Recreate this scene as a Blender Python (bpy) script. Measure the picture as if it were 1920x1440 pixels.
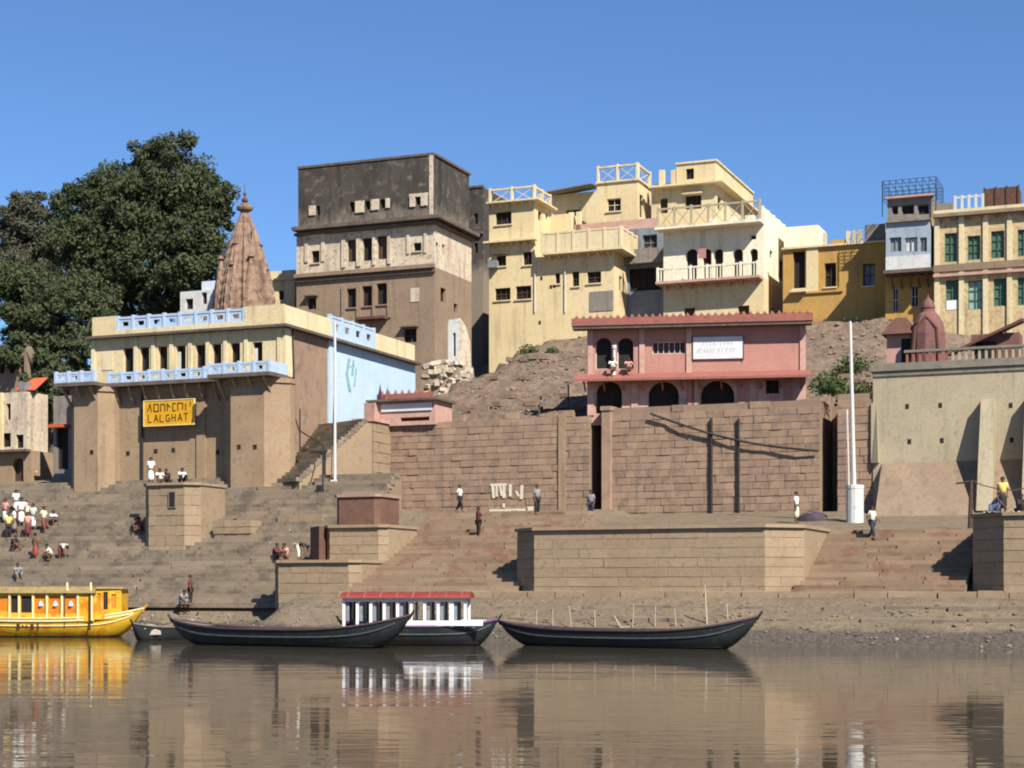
import bpy, bmesh, math, random
import numpy as np
from mathutils import Vector, Matrix

# ------------------------------------------------------------------ camera, light, exposure
scene = bpy.context.scene
for o in list(bpy.data.objects):
    bpy.data.objects.remove(o)
col = scene.collection
R = math.radians
CAM_H = 2.3            # eye height above the river (sitting in a boat)
FPX, HY = 3200.0, 1110.0   # focal length and horizon row, measured on the 1920 px photograph

cam_d = bpy.data.cameras.new('camera')
cam = bpy.data.objects.new('camera', cam_d); col.objects.link(cam)
cam_d.sensor_width = 36.0
cam_d.lens = 36.0 * FPX / 1920.0
cam_d.shift_y = (HY - 720.0) / 1920.0
cam_d.clip_end = 9000; cam_d.clip_start = 0.5
cam.location = (0, 0, CAM_H); cam.rotation_euler = (R(90), 0, 0)
scene.camera = cam
scene.render.resolution_x, scene.render.resolution_y = 1024, 768

SUN_AZ, SUN_EL = 31.0, 43.0     # azimuth to the right behind the viewer
sdir = Vector((math.sin(R(SUN_AZ)) * math.cos(R(SUN_EL)), -math.cos(R(SUN_AZ)) * math.cos(R(SUN_EL)), math.sin(R(SUN_EL))))
world = bpy.data.worlds.new('World'); scene.world = world; world.use_nodes = True
wn = world.node_tree.nodes; wl = world.node_tree.links
sky = wn.new('ShaderNodeTexSky'); sky.sky_type = 'NISHITA'; sky.sun_disc = False
sky.sun_elevation = R(SUN_EL); sky.sun_rotation = math.atan2(sdir.x, sdir.y)
sky.altitude = 80; sky.air_density = 0.9; sky.dust_density = 0.0; sky.ozone_density = 10.0
bg = wn['Background']; wl.new(sky.outputs[0], bg.inputs[0]); bg.inputs[1].default_value = 0.075

sun_d = bpy.data.lights.new('sun', 'SUN'); sun_d.energy = 5.0; sun_d.angle = R(0.5); sun_d.color = (1.0, 0.94, 0.84)
sun = bpy.data.objects.new('sun', sun_d); col.objects.link(sun)
sun.rotation_euler = sdir.to_track_quat('Z', 'Y').to_euler(); sun.location = (60, -60, 90)

vs = scene.view_settings
vs.view_transform = 'Standard'; vs.look = 'None'; vs.gamma = 1.0; vs.use_curve_mapping = False
vs.exposure = 0.95
try:
    scene.cycles.filter_width = 2.0
except Exception:
    pass

rnd = random.Random(11)

# ------------------------------------------------------------------ frames and faces
class Frame:
    """axis-aligned building frame: u runs along the bank, v inland"""
    def __init__(s, deg, ox, oy):
        t = R(deg); s.t = t
        s.U = (math.cos(t), -math.sin(t)); s.V = (math.sin(t), math.cos(t)); s.o = (ox, oy)
    def w(s, u, v):
        return (s.o[0] + u * s.U[0] + v * s.V[0], s.o[1] + u * s.U[1] + v * s.V[1])
    def l(s, x, y):
        x -= s.o[0]; y -= s.o[1]
        return (x * s.U[0] + y * s.U[1], x * s.V[0] + y * s.V[1])
    def ray(s, px):
        a = s.l(0, 0); b = s.l((px - 960) / FPX, 1.0)
        return a, (b[0] - a[0], b[1] - a[1])
    def at(s, px, py, v):
        a, d = s.ray(px); D = (v - a[1]) / d[1]
        return (a[0] + D * d[0], v, CAM_H + (HY - py) / FPX * D)

class Face:
    def __init__(s, fr, org, d=(1, 0)):
        n = math.hypot(*d); s.fr = fr; s.o = org; s.d = (d[0] / n, d[1] / n); s.n = (-s.d[1], s.d[0])
        s.ang = math.atan2(s.d[1], s.d[0])
    def p(s, a, z, d=0.0):
        return (s.o[0] + s.d[0] * a + s.n[0] * d, s.o[1] + s.d[1] * a + s.n[1] * d, z)
    def az(s, px, py=HY):
        c, r = s.fr.ray(px)
        # c + D r = o + a d
        det = r[0] * (-s.d[1]) + s.d[0] * r[1]
        ex, ey = s.o[0] - c[0], s.o[1] - c[1]
        D = (ex * (-s.d[1]) + s.d[0] * ey) / det
        a = (r[0] * ey - r[1] * ex) / det
        return a, CAM_H + (HY - py) / FPX * D
    def a(s, px): return s.az(px)[0]
    def z(s, px, py): return s.az(px, py)[1]

G = Frame(22, 0, 77)            # the ghat
K = Frame(9, 0, 77)             # the white house and the pink shrine stand a little askew

# ------------------------------------------------------------------ mesh builder
class MB:
    def __init__(s): s.v = []; s.f = []
    def add(s, vs, fs):
        n = len(s.v); s.v += [tuple(q) for q in vs]; s.f += [tuple(i + n for i in f) for f in fs]; return s
    def quad(s, a, b, c, d): return s.add([a, b, c, d], [(0, 1, 2, 3)])
    def box(s, x0, x1, y0, y1, z0, z1):
        return s.add([(x0, y0, z0), (x1, y0, z0), (x1, y1, z0), (x0, y1, z0), (x0, y0, z1), (x1, y0, z1), (x1, y1, z1), (x0, y1, z1)],
                     [(0, 3, 2, 1), (4, 5, 6, 7), (0, 1, 5, 4), (1, 2, 6, 5), (2, 3, 7, 6), (3, 0, 4, 7)])
    def fbox(s, F, a0, a1, z0, z1, d0, d1):
        """box on a face, d0 < d1, d measured inward"""
        P = F.p
        return s.add([P(a0, z0, d0), P(a1, z0, d0), P(a1, z0, d1), P(a0, z0, d1), P(a0, z1, d0), P(a1, z1, d0), P(a1, z1, d1), P(a0, z1, d1)],
                     [(0, 3, 2, 1), (4, 5, 6, 7), (0, 1, 5, 4), (1, 2, 6, 5), (2, 3, 7, 6), (3, 0, 4, 7)])
    def prism(s, poly, z0, z1, poly1=None):
        n = len(poly); q = poly1 or poly
        vs_ = [(p[0], p[1], z0) for p in poly] + [(p[0], p[1], z1) for p in q]
        fs = [tuple(range(n - 1, -1, -1)), tuple(range(n, 2 * n))] + [(i, (i + 1) % n, n + (i + 1) % n, n + i) for i in range(n)]
        return s.add(vs_, fs)
    def tube(s, p, q, r0, r1=None, n=6):
        r1 = r0 if r1 is None else r1
        p = Vector(p); q = Vector(q); d = (q - p)
        if d.length < 1e-6: return s
        d.normalize(); x = d.orthogonal().normalized(); y = d.cross(x)
        vs_ = []
        for c, r in ((p, r0), (q, r1)):
            for k in range(n):
                a = 2 * math.pi * k / n; vs_.append(c + (x * math.cos(a) + y * math.sin(a)) * r)
        fs = [(k, (k + 1) % n, n + (k + 1) % n, n + k) for k in range(n)] + [tuple(range(n - 1, -1, -1)), tuple(range(n, 2 * n))]
        return s.add(vs_, fs)
    def path(s, pts, r, n=5):
        for a, b in zip(pts, pts[1:]): s.tube(a, b, r, r, n)
        return s
    def lathe(s, c, prof, n=12, sq=0.0, ph=0.0):
        vs_ = []; m = len(prof)
        for r, z in prof:
            for k in range(n):
                a = 2 * math.pi * k / n + ph
                vs_.append((c[0] + r * math.cos(a), c[1] + r * math.sin(a), c[2] + z))
        fs = [(j * n + k, j * n + (k + 1) % n, (j + 1) * n + (k + 1) % n, (j + 1) * n + k) for j in range(m - 1) for k in range(n)]
        fs += [tuple(range(n - 1, -1, -1)), tuple((m - 1) * n + k for k in range(n))]
        return s.add(vs_, fs)
    def sweep(s, pts, w, h):
        """rectangular section along a polyline, w across (horizontal), h vertical"""
        n = len(pts); vs_ = []
        for i, p in enumerate(pts):
            a = Vector(pts[max(i - 1, 0)]); b = Vector(pts[min(i + 1, n - 1)]); t = b - a
            sd = Vector((-t.y, t.x, 0)); sd = sd.normalized() * w / 2 if sd.length > 1e-6 else Vector((0, w / 2, 0))
            p = Vector(p); up = Vector((0, 0, h / 2))
            vs_ += [p - sd - up, p + sd - up, p + sd + up, p - sd + up]
        fs = [(i * 4 + k, i * 4 + (k + 1) % 4, (i + 1) * 4 + (k + 1) % 4, (i + 1) * 4 + k) for i in range(n - 1) for k in range(4)]
        fs += [(3, 2, 1, 0), tuple((n - 1) * 4 + k for k in range(4))]
        return s.add(vs_, fs)
    def wall(s, F, a0, a1, z0, z1, holes=(), dep=0.35, arch=()):
        """wall sheet with openings; holes = (a0,a1,z0,z1); the first len(arch) flagged ones are arched"""
        A = sorted({a0, a1, *[min(max(x, a0), a1) for h in holes for x in h[:2]]})
        Z = sorted({z0, z1, *[min(max(x, z0), z1) for h in holes for x in h[2:4]]})
        idx = {}
        def vid(a, z):
            k = (round(a, 4), round(z, 4))
            if k not in idx:
                idx[k] = len(s.v); s.v.append(F.p(a, z, 0))
            return idx[k]
        for i in range(len(A) - 1):
            for j in range(len(Z) - 1):
                ca, cz = (A[i] + A[i + 1]) / 2, (Z[j] + Z[j + 1]) / 2
                if any(h[0] < ca < h[1] and h[2] < cz < h[3] for h in holes): continue
                s.f.append((vid(A[i], Z[j]), vid(A[i + 1], Z[j]), vid(A[i + 1], Z[j + 1]), vid(A[i], Z[j + 1])))
        for k, h in enumerate(holes):
            b0, b1, y0, y1 = h[:4]; P = F.p
            ar = len(h) > 4 and h[4]
            sp = y1 - (b1 - b0) / 2 if ar else y1
            s.quad(P(b0, y0, 0), P(b0, y0, dep), P(b0, sp, dep), P(b0, sp, 0))
            s.quad(P(b1, y0, 0), P(b1, sp, 0), P(b1, sp, dep), P(b1, y0, dep))
            s.quad(P(b0, y0, 0), P(b1, y0, 0), P(b1, y0, dep), P(b0, y0, dep))
            if not ar:
                s.quad(P(b0, y1, 0), P(b0, y1, dep), P(b1, y1, dep), P(b1, y1, 0))
            else:
                c = (b0 + b1) / 2; r = (b1 - b0) / 2; N = 10
                pts = [(c - r * math.cos(math.pi * i / N), sp + r * math.sin(math.pi * i / N) * 0.995) for i in range(N + 1)]
                for i in range(N):
                    p, q = pts[i], pts[i + 1]
                    s.quad(P(p[0], p[1], 0), P(p[0], p[1], dep), P(q[0], q[1], dep), P(q[0], q[1], 0))
                    s.quad(P(p[0], p[1], 0), P(q[0], q[1], 0), P(q[0], y1, 0), P(p[0], y1, 0))
        return s
    def mesh(s, name, off=(0, 0, 0), fix=False):
        me = bpy.data.meshes.new(name)
        me.from_pydata([(p[0] - off[0], p[1] - off[1], p[2] - off[2]) for p in s.v], [], s.f)
        if fix:
            bm = bmesh.new(); bm.from_mesh(me); bmesh.ops.recalc_face_normals(bm, faces=bm.faces); bm.to_mesh(me); bm.free()
        me.update(); return me

def tag(o, label=None, cat=None, group=None, kind=None):
    if label: o['label'] = label
    if cat: o['category'] = cat
    if group: o['group'] = group
    if kind: o['kind'] = kind
    return o

class Thing:
    def __init__(s, name, label, cat, fr, base, group=None, kind=None):
        s.fr = fr; s.b = base
        s.o = bpy.data.objects.new(name, None); col.objects.link(s.o); s.o.empty_display_size = 0.3
        x, y = fr.w(base[0], base[1]); s.o.location = (x, y, base[2]); s.o.rotation_euler = (0, 0, -fr.t)
        tag(s.o, label, cat, group, kind)
    def part(s, name, mb, mat, parent=None, label=None, kind=None, smooth=False, fix=False):
        me = mb.mesh(name, s.b, fix); me.materials.append(mat)
        if smooth: me.polygons.foreach_set('use_smooth', [True] * len(me.polygons))
        o = bpy.data.objects.new(name, me); col.objects.link(o); o.parent = parent or s.o
        if label: o['label'] = label
        if kind: o['kind'] = kind
        return o
    def inst(s, name, me, loc, rot, sc, parent=None):
        o = bpy.data.objects.new(name, me); col.objects.link(o); o.parent = parent or s.o
        o.location = (loc[0] - s.b[0], loc[1] - s.b[1], loc[2] - s.b[2]); o.rotation_euler = rot if isinstance(rot, tuple) else (0, 0, rot); o.scale = sc
        return o

def single(name, mb, mat, label, cat, fr, base, group=None, kind=None, smooth=False, rotz=None):
    """a thing that is one mesh, its origin at its base"""
    me = mb.mesh(name, base); me.materials.append(mat)
    if smooth: me.polygons.foreach_set('use_smooth', [True] * len(me.polygons))
    o = bpy.data.objects.new(name, me); col.objects.link(o)
    x, y = fr.w(base[0], base[1]); o.location = (x, y, base[2]); o.rotation_euler = (0, 0, -fr.t)
    return tag(o, label, cat, group, kind)

# ------------------------------------------------------------------ materials
def _mix(nt, fac, a, b, mode='MIX'):
    m = nt.nodes.new('ShaderNodeMix'); m.data_type = 'RGBA'; m.blend_type = mode
    if isinstance(fac, (int, float)): m.inputs[0].default_value = fac
    else: nt.links.new(fac, m.inputs[0])
    for i, c in ((6, a), (7, b)):
        if isinstance(c, tuple): m.inputs[i].default_value = (*c, 1)
        else: nt.links.new(c, m.inputs[i])
    return m.outputs[2]
def _noise(nt, vec, scale, detail=5, rough=0.6):
    n = nt.nodes.new('ShaderNodeTexNoise'); n.inputs['Scale'].default_value = scale
    n.inputs['Detail'].default_value = detail; n.inputs['Roughness'].default_value = rough
    nt.links.new(vec, n.inputs['Vector']); return n.outputs[0]
def _ramp(nt, x, lo, hi):
    m = nt.nodes.new('ShaderNodeMapRange'); m.inputs[1].default_value = lo; m.inputs[2].default_value = hi; m.interpolation_type = 'SMOOTHSTEP'
    nt.links.new(x, m.inputs[0]); return m.outputs[0]
def _map(nt, vec, sc):
    m = nt.nodes.new('ShaderNodeMapping'); m.inputs['Scale'].default_value = sc; nt.links.new(vec, m.inputs[0]); return m.outputs[0]
def _new(name, rough):
    m = bpy.data.materials.new(name); m.use_nodes = True; nt = m.node_tree; b = nt.nodes['Principled BSDF']
    b.inputs['Roughness'].default_value = rough; b.inputs['Specular IOR Level'].default_value = 0.25
    g = nt.nodes.new('ShaderNodeNewGeometry')
    return m, nt, b, g.outputs['Position']

ALB = 0.70
def dim(c, k=ALB): return tuple(x * k for x in c) if c else c
def surf(name, c1, c2, c3=None, s1=0.9, s2=3.5, streak=0.0, sc=(0.05, 0.04, 0.03), thr=(0.52, 0.7), rnd_amt=0.0, rough=0.9, bump=0.02, bs=9.0, fleck=None, low=None):
    """plaster / stone: two tones mixed by large noise, a third by finer noise, run-off streaks with a shape of their own"""
    m, nt, b, P = _new(name, rough); k_ = .63 if name in ('sandstone_block', 'wall_core', 'pier_stone', 'step_stone', 'step_red_stone', 'platform_stone', 'bare_tan_plaster') else ALB
    c1, c2, c3, sc, fleck = dim(c1, k_), dim(c2, k_), dim(c3, k_), dim(sc, k_), dim(fleck, k_)
    n1 = _ramp(nt, _noise(nt, P, s1), 0.35, 0.65)
    c = _mix(nt, n1, c1, c2)
    if c3:
        n2 = _ramp(nt, _noise(nt, P, s2, 6, 0.65), thr[0], thr[1]); c = _mix(nt, n2, c, c3)
    if streak > 0:
        n3 = _ramp(nt, _noise(nt, _map(nt, P, (1.6, 1.6, 0.16)), 1.0, 5, 0.65), 0.5, 0.72)
        mu = nt.nodes.new('ShaderNodeMath'); mu.operation = 'MULTIPLY'; mu.inputs[1].default_value = streak; nt.links.new(n3, mu.inputs[0])
        c = _mix(nt, mu.outputs[0], c, sc)
    if fleck:
        n4 = _ramp(nt, _noise(nt, P, 5.5, 3, 0.5), 0.66, 0.72); c = _mix(nt, n4, c, fleck)
    if low:      # paler plaster that survives below the soot, ragged upper edge
        sx = nt.nodes.new('ShaderNodeSeparateXYZ'); nt.links.new(P, sx.inputs[0])
        ad = nt.nodes.new('ShaderNodeMath'); ad.operation = 'MULTIPLY_ADD'; ad.inputs[1].default_value = 5.5
        nt.links.new(_noise(nt, _map(nt, P, (1.2, 1.2, .5)), 1.0, 6, .7), ad.inputs[0]); nt.links.new(sx.outputs[2], ad.inputs[2])
        f_ = nt.nodes.new('ShaderNodeMapRange'); f_.inputs[1].default_value = low[0]; f_.inputs[2].default_value = low[1]; f_.inputs[3].default_value = .8; f_.inputs[4].default_value = 0
        nt.links.new(ad.outputs[0], f_.inputs[0]); c = _mix(nt, f_.outputs[0], c, dim(low[2]))
    fine = _noise(nt, P, bs, 6, 0.7)
    hv = nt.nodes.new('ShaderNodeHueSaturation'); hv.inputs['Saturation'].default_value = 1.03; nt.links.new(c, hv.inputs['Color'])
    v = nt.nodes.new('ShaderNodeMapRange'); v.inputs[1].default_value = 0.25; v.inputs[2].default_value = 0.75; v.inputs[3].default_value = 0.86; v.inputs[4].default_value = 1.14
    nt.links.new(fine, v.inputs[0])
    val = v.outputs[0]
    if rnd_amt > 0:
        oi = nt.nodes.new('ShaderNodeObjectInfo'); r = nt.nodes.new('ShaderNodeMapRange')
        r.inputs[3].default_value = 1 - rnd_amt; r.inputs[4].default_value = 1 + rnd_amt; nt.links.new(oi.outputs['Random'], r.inputs[0])
        mm = nt.nodes.new('ShaderNodeMath'); mm.operation = 'MULTIPLY'; nt.links.new(val, mm.inputs[0]); nt.links.new(r.outputs[0], mm.inputs[1]); val = mm.outputs[0]
    nt.links.new(val, hv.inputs['Value'])
    nt.links.new(hv.outputs[0], b.inputs['Base Color'])
    if bump > 0:
        bp = nt.nodes.new('ShaderNodeBump'); bp.inputs['Distance'].default_value = bump; bp.inputs['Strength'].default_value = 0.7
        nt.links.new(fine, bp.inputs['Height']); nt.links.new(bp.outputs[0], b.inputs['Normal'])
    return m

def plain(name, c, rough=0.7, var=0.12, scale=4.0, metal=0.0):
    m, nt, b, P = _new(name, rough); b.inputs['Metallic'].default_value = metal
    n = _noise(nt, P, scale, 5, 0.65); r = nt.nodes.new('ShaderNodeMapRange')
    r.inputs[1].default_value = 0.3; r.inputs[2].default_value = 0.7; r.inputs[3].default_value = 1 - var; r.inputs[4].default_value = 1 + var
    nt.links.new(n, r.inputs[0]); hv = nt.nodes.new('ShaderNodeHueSaturation'); hv.inputs['Color'].default_value = (*dim(c, .76), 1)
    nt.links.new(r.outputs[0], hv.inputs['Value']); nt.links.new(hv.outputs[0], b.inputs['Base Color']); return m

M = {}
M['stone'] = surf('sandstone_block', (.375, .25, .175), (.43, .295, .20), (.29, .205, .155), rnd_amt=.10, streak=.55, sc=(.20, .16, .135), s2=1.3, thr=(.48, .66))
M['joint'] = surf('wall_core', (.32, .222, .157), (.37, .26, .182), None, streak=.3, sc=(.12, .09, .07))
M['pier'] = surf('pier_stone', (.38, .265, .165), (.43, .31, .20), (.31, .21, .14), streak=.45, sc=(.2, .15, .11), s1=.5)
M['step'] = surf('step_stone', (.29, .23, .165), (.34, .265, .19), (.20, .16, .12), fleck=(.44, .36, .275), rnd_amt=.12, s1=.3, s2=.9, thr=(.47, .62))
M['step_red'] = surf('step_red_stone', (.33, .235, .16), (.38, .27, .18), (.30, .17, .115), rnd_amt=.13, s1=.28, s2=.8, thr=(.5, .64))
M['platform'] = surf('platform_stone', (.42, .315, .205), (.37, .27, .175), (.31, .22, .145), rnd_amt=.06, s1=.5)
M['redbrick'] = surf('red_brick_box', (.17, .092, .068), (.20, .11, .078), (.12, .07, .055))
M['yellow'] = surf('yellow_plaster', (.79, .645, .385), (.74, .595, .345), (.64, .50, .30), streak=.5, sc=(.33, .24, .145), s1=.4)
M['yellow2'] = surf('pale_yellow_plaster', (.80, .68, .43), (.75, .62, .385), (.63, .51, .32), streak=.45, sc=(.33, .25, .16), s1=.5)
M['cream'] = surf('cream_plaster', (.95, .88, .68), (.88, .80, .60), (.70, .61, .44), streak=.4, sc=(.35, .29, .2), s1=.5)
M['orange'] = surf('ochre_plaster', (.58, .35, .105), (.52, .31, .10), (.42, .26, .12), streak=.5, sc=(.2, .14, .08), s1=.6)
M['pink'] = surf('pink_plaster', (.53, .265, .215), (.48, .24, .195), (.43, .26, .20), streak=.45, sc=(.3, .16, .12), s1=.8)
M['pinkpale'] = surf('pale_pink_plaster', (.62, .40, .33), (.56, .33, .27), (.45, .27, .21), streak=.3, sc=(.3, .18, .14))
M['redtile'] = surf('red_roof_edge', (.36, .14, .11), (.32, .125, .10), (.25, .10, .08), rnd_amt=.12, streak=.3, sc=(.18, .08, .07))
M['blue'] = surf('pale_blue_paint', (.47, .60, .76), (.52, .63, .77), (.40, .50, .64), streak=.2, sc=(.3, .33, .38), s1=.6)
M['bluewall'] = surf('sky_blue_wash', (.50, .66, .80), (.57, .70, .81), (.62, .70, .76), streak=.25, sc=(.42, .5, .56), s1=.5)
M['attic'] = surf('soot_and_shade_plaster', (.058, .05, .043), (.09, .076, .063), (.23, .19, .155), streak=.85, sc=(.028, .025, .023), thr=(.52, .74), s1=.5, s2=1.6, low=(33.9, 35.7, (.33, .27, .205)))
M['limeworn'] = surf('worn_limewash', (.70, .60, .46), (.62, .51, .38), (.38, .285, .205), streak=.6, sc=(.24, .175, .125), thr=(.52, .66), s1=.7)
M['tan'] = surf('bare_tan_plaster', (.36, .265, .185), (.32, .23, .16), (.26, .185, .13), streak=.45, sc=(.17, .12, .09), s1=.6)
M['cornice'] = surf('weathered_cornice', (.16, .125, .10), (.12, .095, .08), (.22, .17, .13), streak=.5)
M['greywall'] = surf('grey_buff_render', (.50, .425, .285), (.45, .385, .265), (.38, .32, .22), streak=.5, sc=(.24, .20, .15), s1=.35)
M['greytop'] = surf('grey_coping', (.27, .245, .19), (.23, .21, .17), (.19, .17, .13), streak=.5, sc=(.12, .11, .09))
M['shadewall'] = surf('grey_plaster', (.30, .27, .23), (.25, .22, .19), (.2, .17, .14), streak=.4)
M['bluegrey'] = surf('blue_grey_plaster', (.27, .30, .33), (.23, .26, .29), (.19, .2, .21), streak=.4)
M['shrine'] = surf('maroon_shrine', (.20, .095, .085), (.23, .115, .10), (.15, .075, .068), s1=1.5)
M['spire'] = surf('spire_sandstone', (.285, .19, .135), (.34, .225, .16), (.17, .11, .083), streak=.65, sc=(.11, .07, .06), s1=1.0, s2=2.2, thr=(.45, .62))
M['white'] = surf('whitewash', (.74, .73, .70), (.68, .67, .63), (.55, .52, .47), streak=.3, sc=(.4, .38, .34))
M['dark'] = plain('dark_opening_wood', (.022, .018, .016), .8, .3)
M['brownwood'] = plain('brown_shutter', (.085, .05, .032), .7, .25, 7)
M['green'] = plain('green_shutter', (.075, .15, .10), .6, .25, 5)
M['greenlight'] = plain('pale_green_shutter', (.30, .46, .38), .6, .2, 5)
M['iron'] = plain('dark_iron', (.03, .028, .027), .5, .3)
M['steel'] = plain('galvanised_pole', (.62, .60, .56), .45, .1)
M['rust'] = surf('rusty_sheet', (.16, .075, .055), (.12, .06, .05), (.22, .10, .06), s1=3)
M['tin'] = surf('grey_tin_sheet', (.27, .275, .29), (.22, .225, .235), (.17, .12, .09), s1=2)
M['sign'] = surf('orange_yellow_enamel', (.78, .42, .04), (.74, .38, .035), (.6, .3, .05), s1=1.2)
M['ink'] = plain('sign_lettering', (.07, .035, .012), .6)
M['board'] = surf('white_board', (.72, .73, .74), (.68, .69, .70), None)
M['greyink'] = plain('grey_lettering', (.42, .43, .44), .7)
M['limepaint'] = plain('white_wall_paint', (.66, .60, .46), .9, .15)
M['boatdark'] = surf('tarred_hull', (.022, .027, .029), (.032, .037, .038), (.045, .05, .05), s1=1.2, s2=2.5, rough=.55, bump=.006)
M['boatline'] = plain('grey_green_stripe', (.075, .085, .082), .6, .3)
M['boatin'] = surf('bleached_boat_wood', (.27, .225, .18), (.22, .18, .145), (.15, .12, .1), s1=2.5)
M['gunwale'] = plain('maroon_gunwale', (.115, .07, .075), .6, .25)
M['boatyellow'] = surf('yellow_boat_paint', (.72, .46, .045), (.68, .40, .04), (.64, .23, .03), s1=1.4, s2=1.8, thr=(.48, .62), rough=.45)
M['boatorange'] = surf('orange_boat_panel', (.66, .24, .035), (.62, .19, .03), (.66, .33, .06), s1=2.5, rough=.5)
M['boatcream'] = plain('cream_boat_trim', (.78, .66, .34), .5)
M['boatroof'] = surf('faded_boat_roof', (.45, .34, .16), (.38, .28, .14), (.3, .2, .1), s1=1.5)
M['redroof'] = surf('red_tin_roof', (.30, .055, .042), (.25, .045, .04), (.24, .09, .06), s1=1.3, rough=.6)
M['boatwhite'] = plain('white_boat_paint', (.80, .79, .77), .5, .06)
M['purple'] = plain('purple_rail_paint', (.22, .10, .24), .5, .2)
M['lilac'] = plain('lilac_rail_paint', (.70, .58, .70), .5, .1)
M['tarp'] = plain('dusty_tarpaulin', (.40, .35, .28), .8, .25, 2)
M['purpletarp'] = plain('dark_purple_tarpaulin', (.06, .045, .06), .8, .3, 3)
M['bark'] = surf('bark', (.09, .07, .05), (.12, .095, .07), None)
M['bamboo'] = plain('bamboo', (.46, .37, .26), .7, .2)
M['awning'] = plain('red_orange_awning', (.55, .12, .05), .7, .15)
M['paleblue2'] = plain('white_blue_panel', (.60, .66, .72), .6, .12)
M['goldgreen'] = plain('painted_green_figure', (.22, .40, .42), .8, .3)
def leafmat(name, c1, c2, c3):
    m, nt, b, P = _new(name, .85); b.inputs['Specular IOR Level'].default_value = .08
    n = _ramp(nt, _noise(nt, P, .55, 4, .6), .35, .65); c = _mix(nt, n, c1, c2)
    n2 = _ramp(nt, _noise(nt, P, 2.2, 3, .6), .5, .66); c = _mix(nt, n2, c, c3)
    nt.links.new(c, b.inputs['Base Color'])
    tr = nt.nodes.new('ShaderNodeBsdfTranslucent'); nt.links.new(c, tr.inputs[0])
    mx = nt.nodes.new('ShaderNodeMixShader'); mx.inputs[0].default_value = .2
    nt.links.new(b.outputs[0], mx.inputs[1]); nt.links.new(tr.outputs[0], mx.inputs[2]); nt.links.new(mx.outputs[0], nt.nodes['Material Output'].inputs[0])
    return m
M['leaf'] = leafmat('neem_leaf', (.05, .064, .031), (.07, .083, .04), (.094, .102, .052))
M['leaf2'] = leafmat('dusty_leaf', (.07, .074, .05), (.09, .09, .06), (.11, .105, .072))
M['bayblue'] = surf('faded_blue_bay', (.34, .41, .48), (.40, .46, .52), (.28, .33, .38), streak=.4, sc=(.2, .22, .24))
M['yellowworn'] = surf('worn_yellow_plaster', (.68, .54, .31), (.62, .48, .27), (.48, .36, .21), streak=.65, sc=(.25, .18, .11), s1=.6, thr=(.46, .62))
M['leaf3'] = leafmat('weed_leaf', (.05, .08, .03), (.07, .10, .035), (.10, .12, .05))

def water_mat():
    m, nt, b, P = _new('river_water', .035)
    b.inputs['Specular IOR Level'].default_value = .5; b.inputs['IOR'].default_value = 1.33
    n0 = _ramp(nt, _noise(nt, P, .08, 3), .3, .7); c = _mix(nt, n0, (.058, .047, .032), (.07, .057, .039)); nt.links.new(c, b.inputs['Base Color'])
    patch = _ramp(nt, _noise(nt, _map(nt, P, (.06, .10, 1)), 1.0, 3), .38, .66)
    h1 = _noise(nt, _map(nt, P, (.16, .55, 1)), 1.0, 3, .55); h2 = _noise(nt, _map(nt, P, (1.1, 2.6, 1)), 1.0, 2, .5)
    a = nt.nodes.new('ShaderNodeMath'); a.operation = 'MULTIPLY_ADD'; a.inputs[1].default_value = .26; nt.links.new(h2, a.inputs[0]); nt.links.new(h1, a.inputs[2])
    st = nt.nodes.new('ShaderNodeMapRange'); st.inputs[3].default_value = .3; st.inputs[4].default_value = 1.0; nt.links.new(patch, st.inputs[0])
    bp = nt.nodes.new('ShaderNodeBump'); bp.inputs['Distance'].default_value = .03
    nt.links.new(st.outputs[0], bp.inputs['Strength']); nt.links.new(a.outputs[0], bp.inputs['Height']); nt.links.new(bp.outputs[0], b.inputs['Normal'])
    return m
M['water'] = water_mat()

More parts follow.
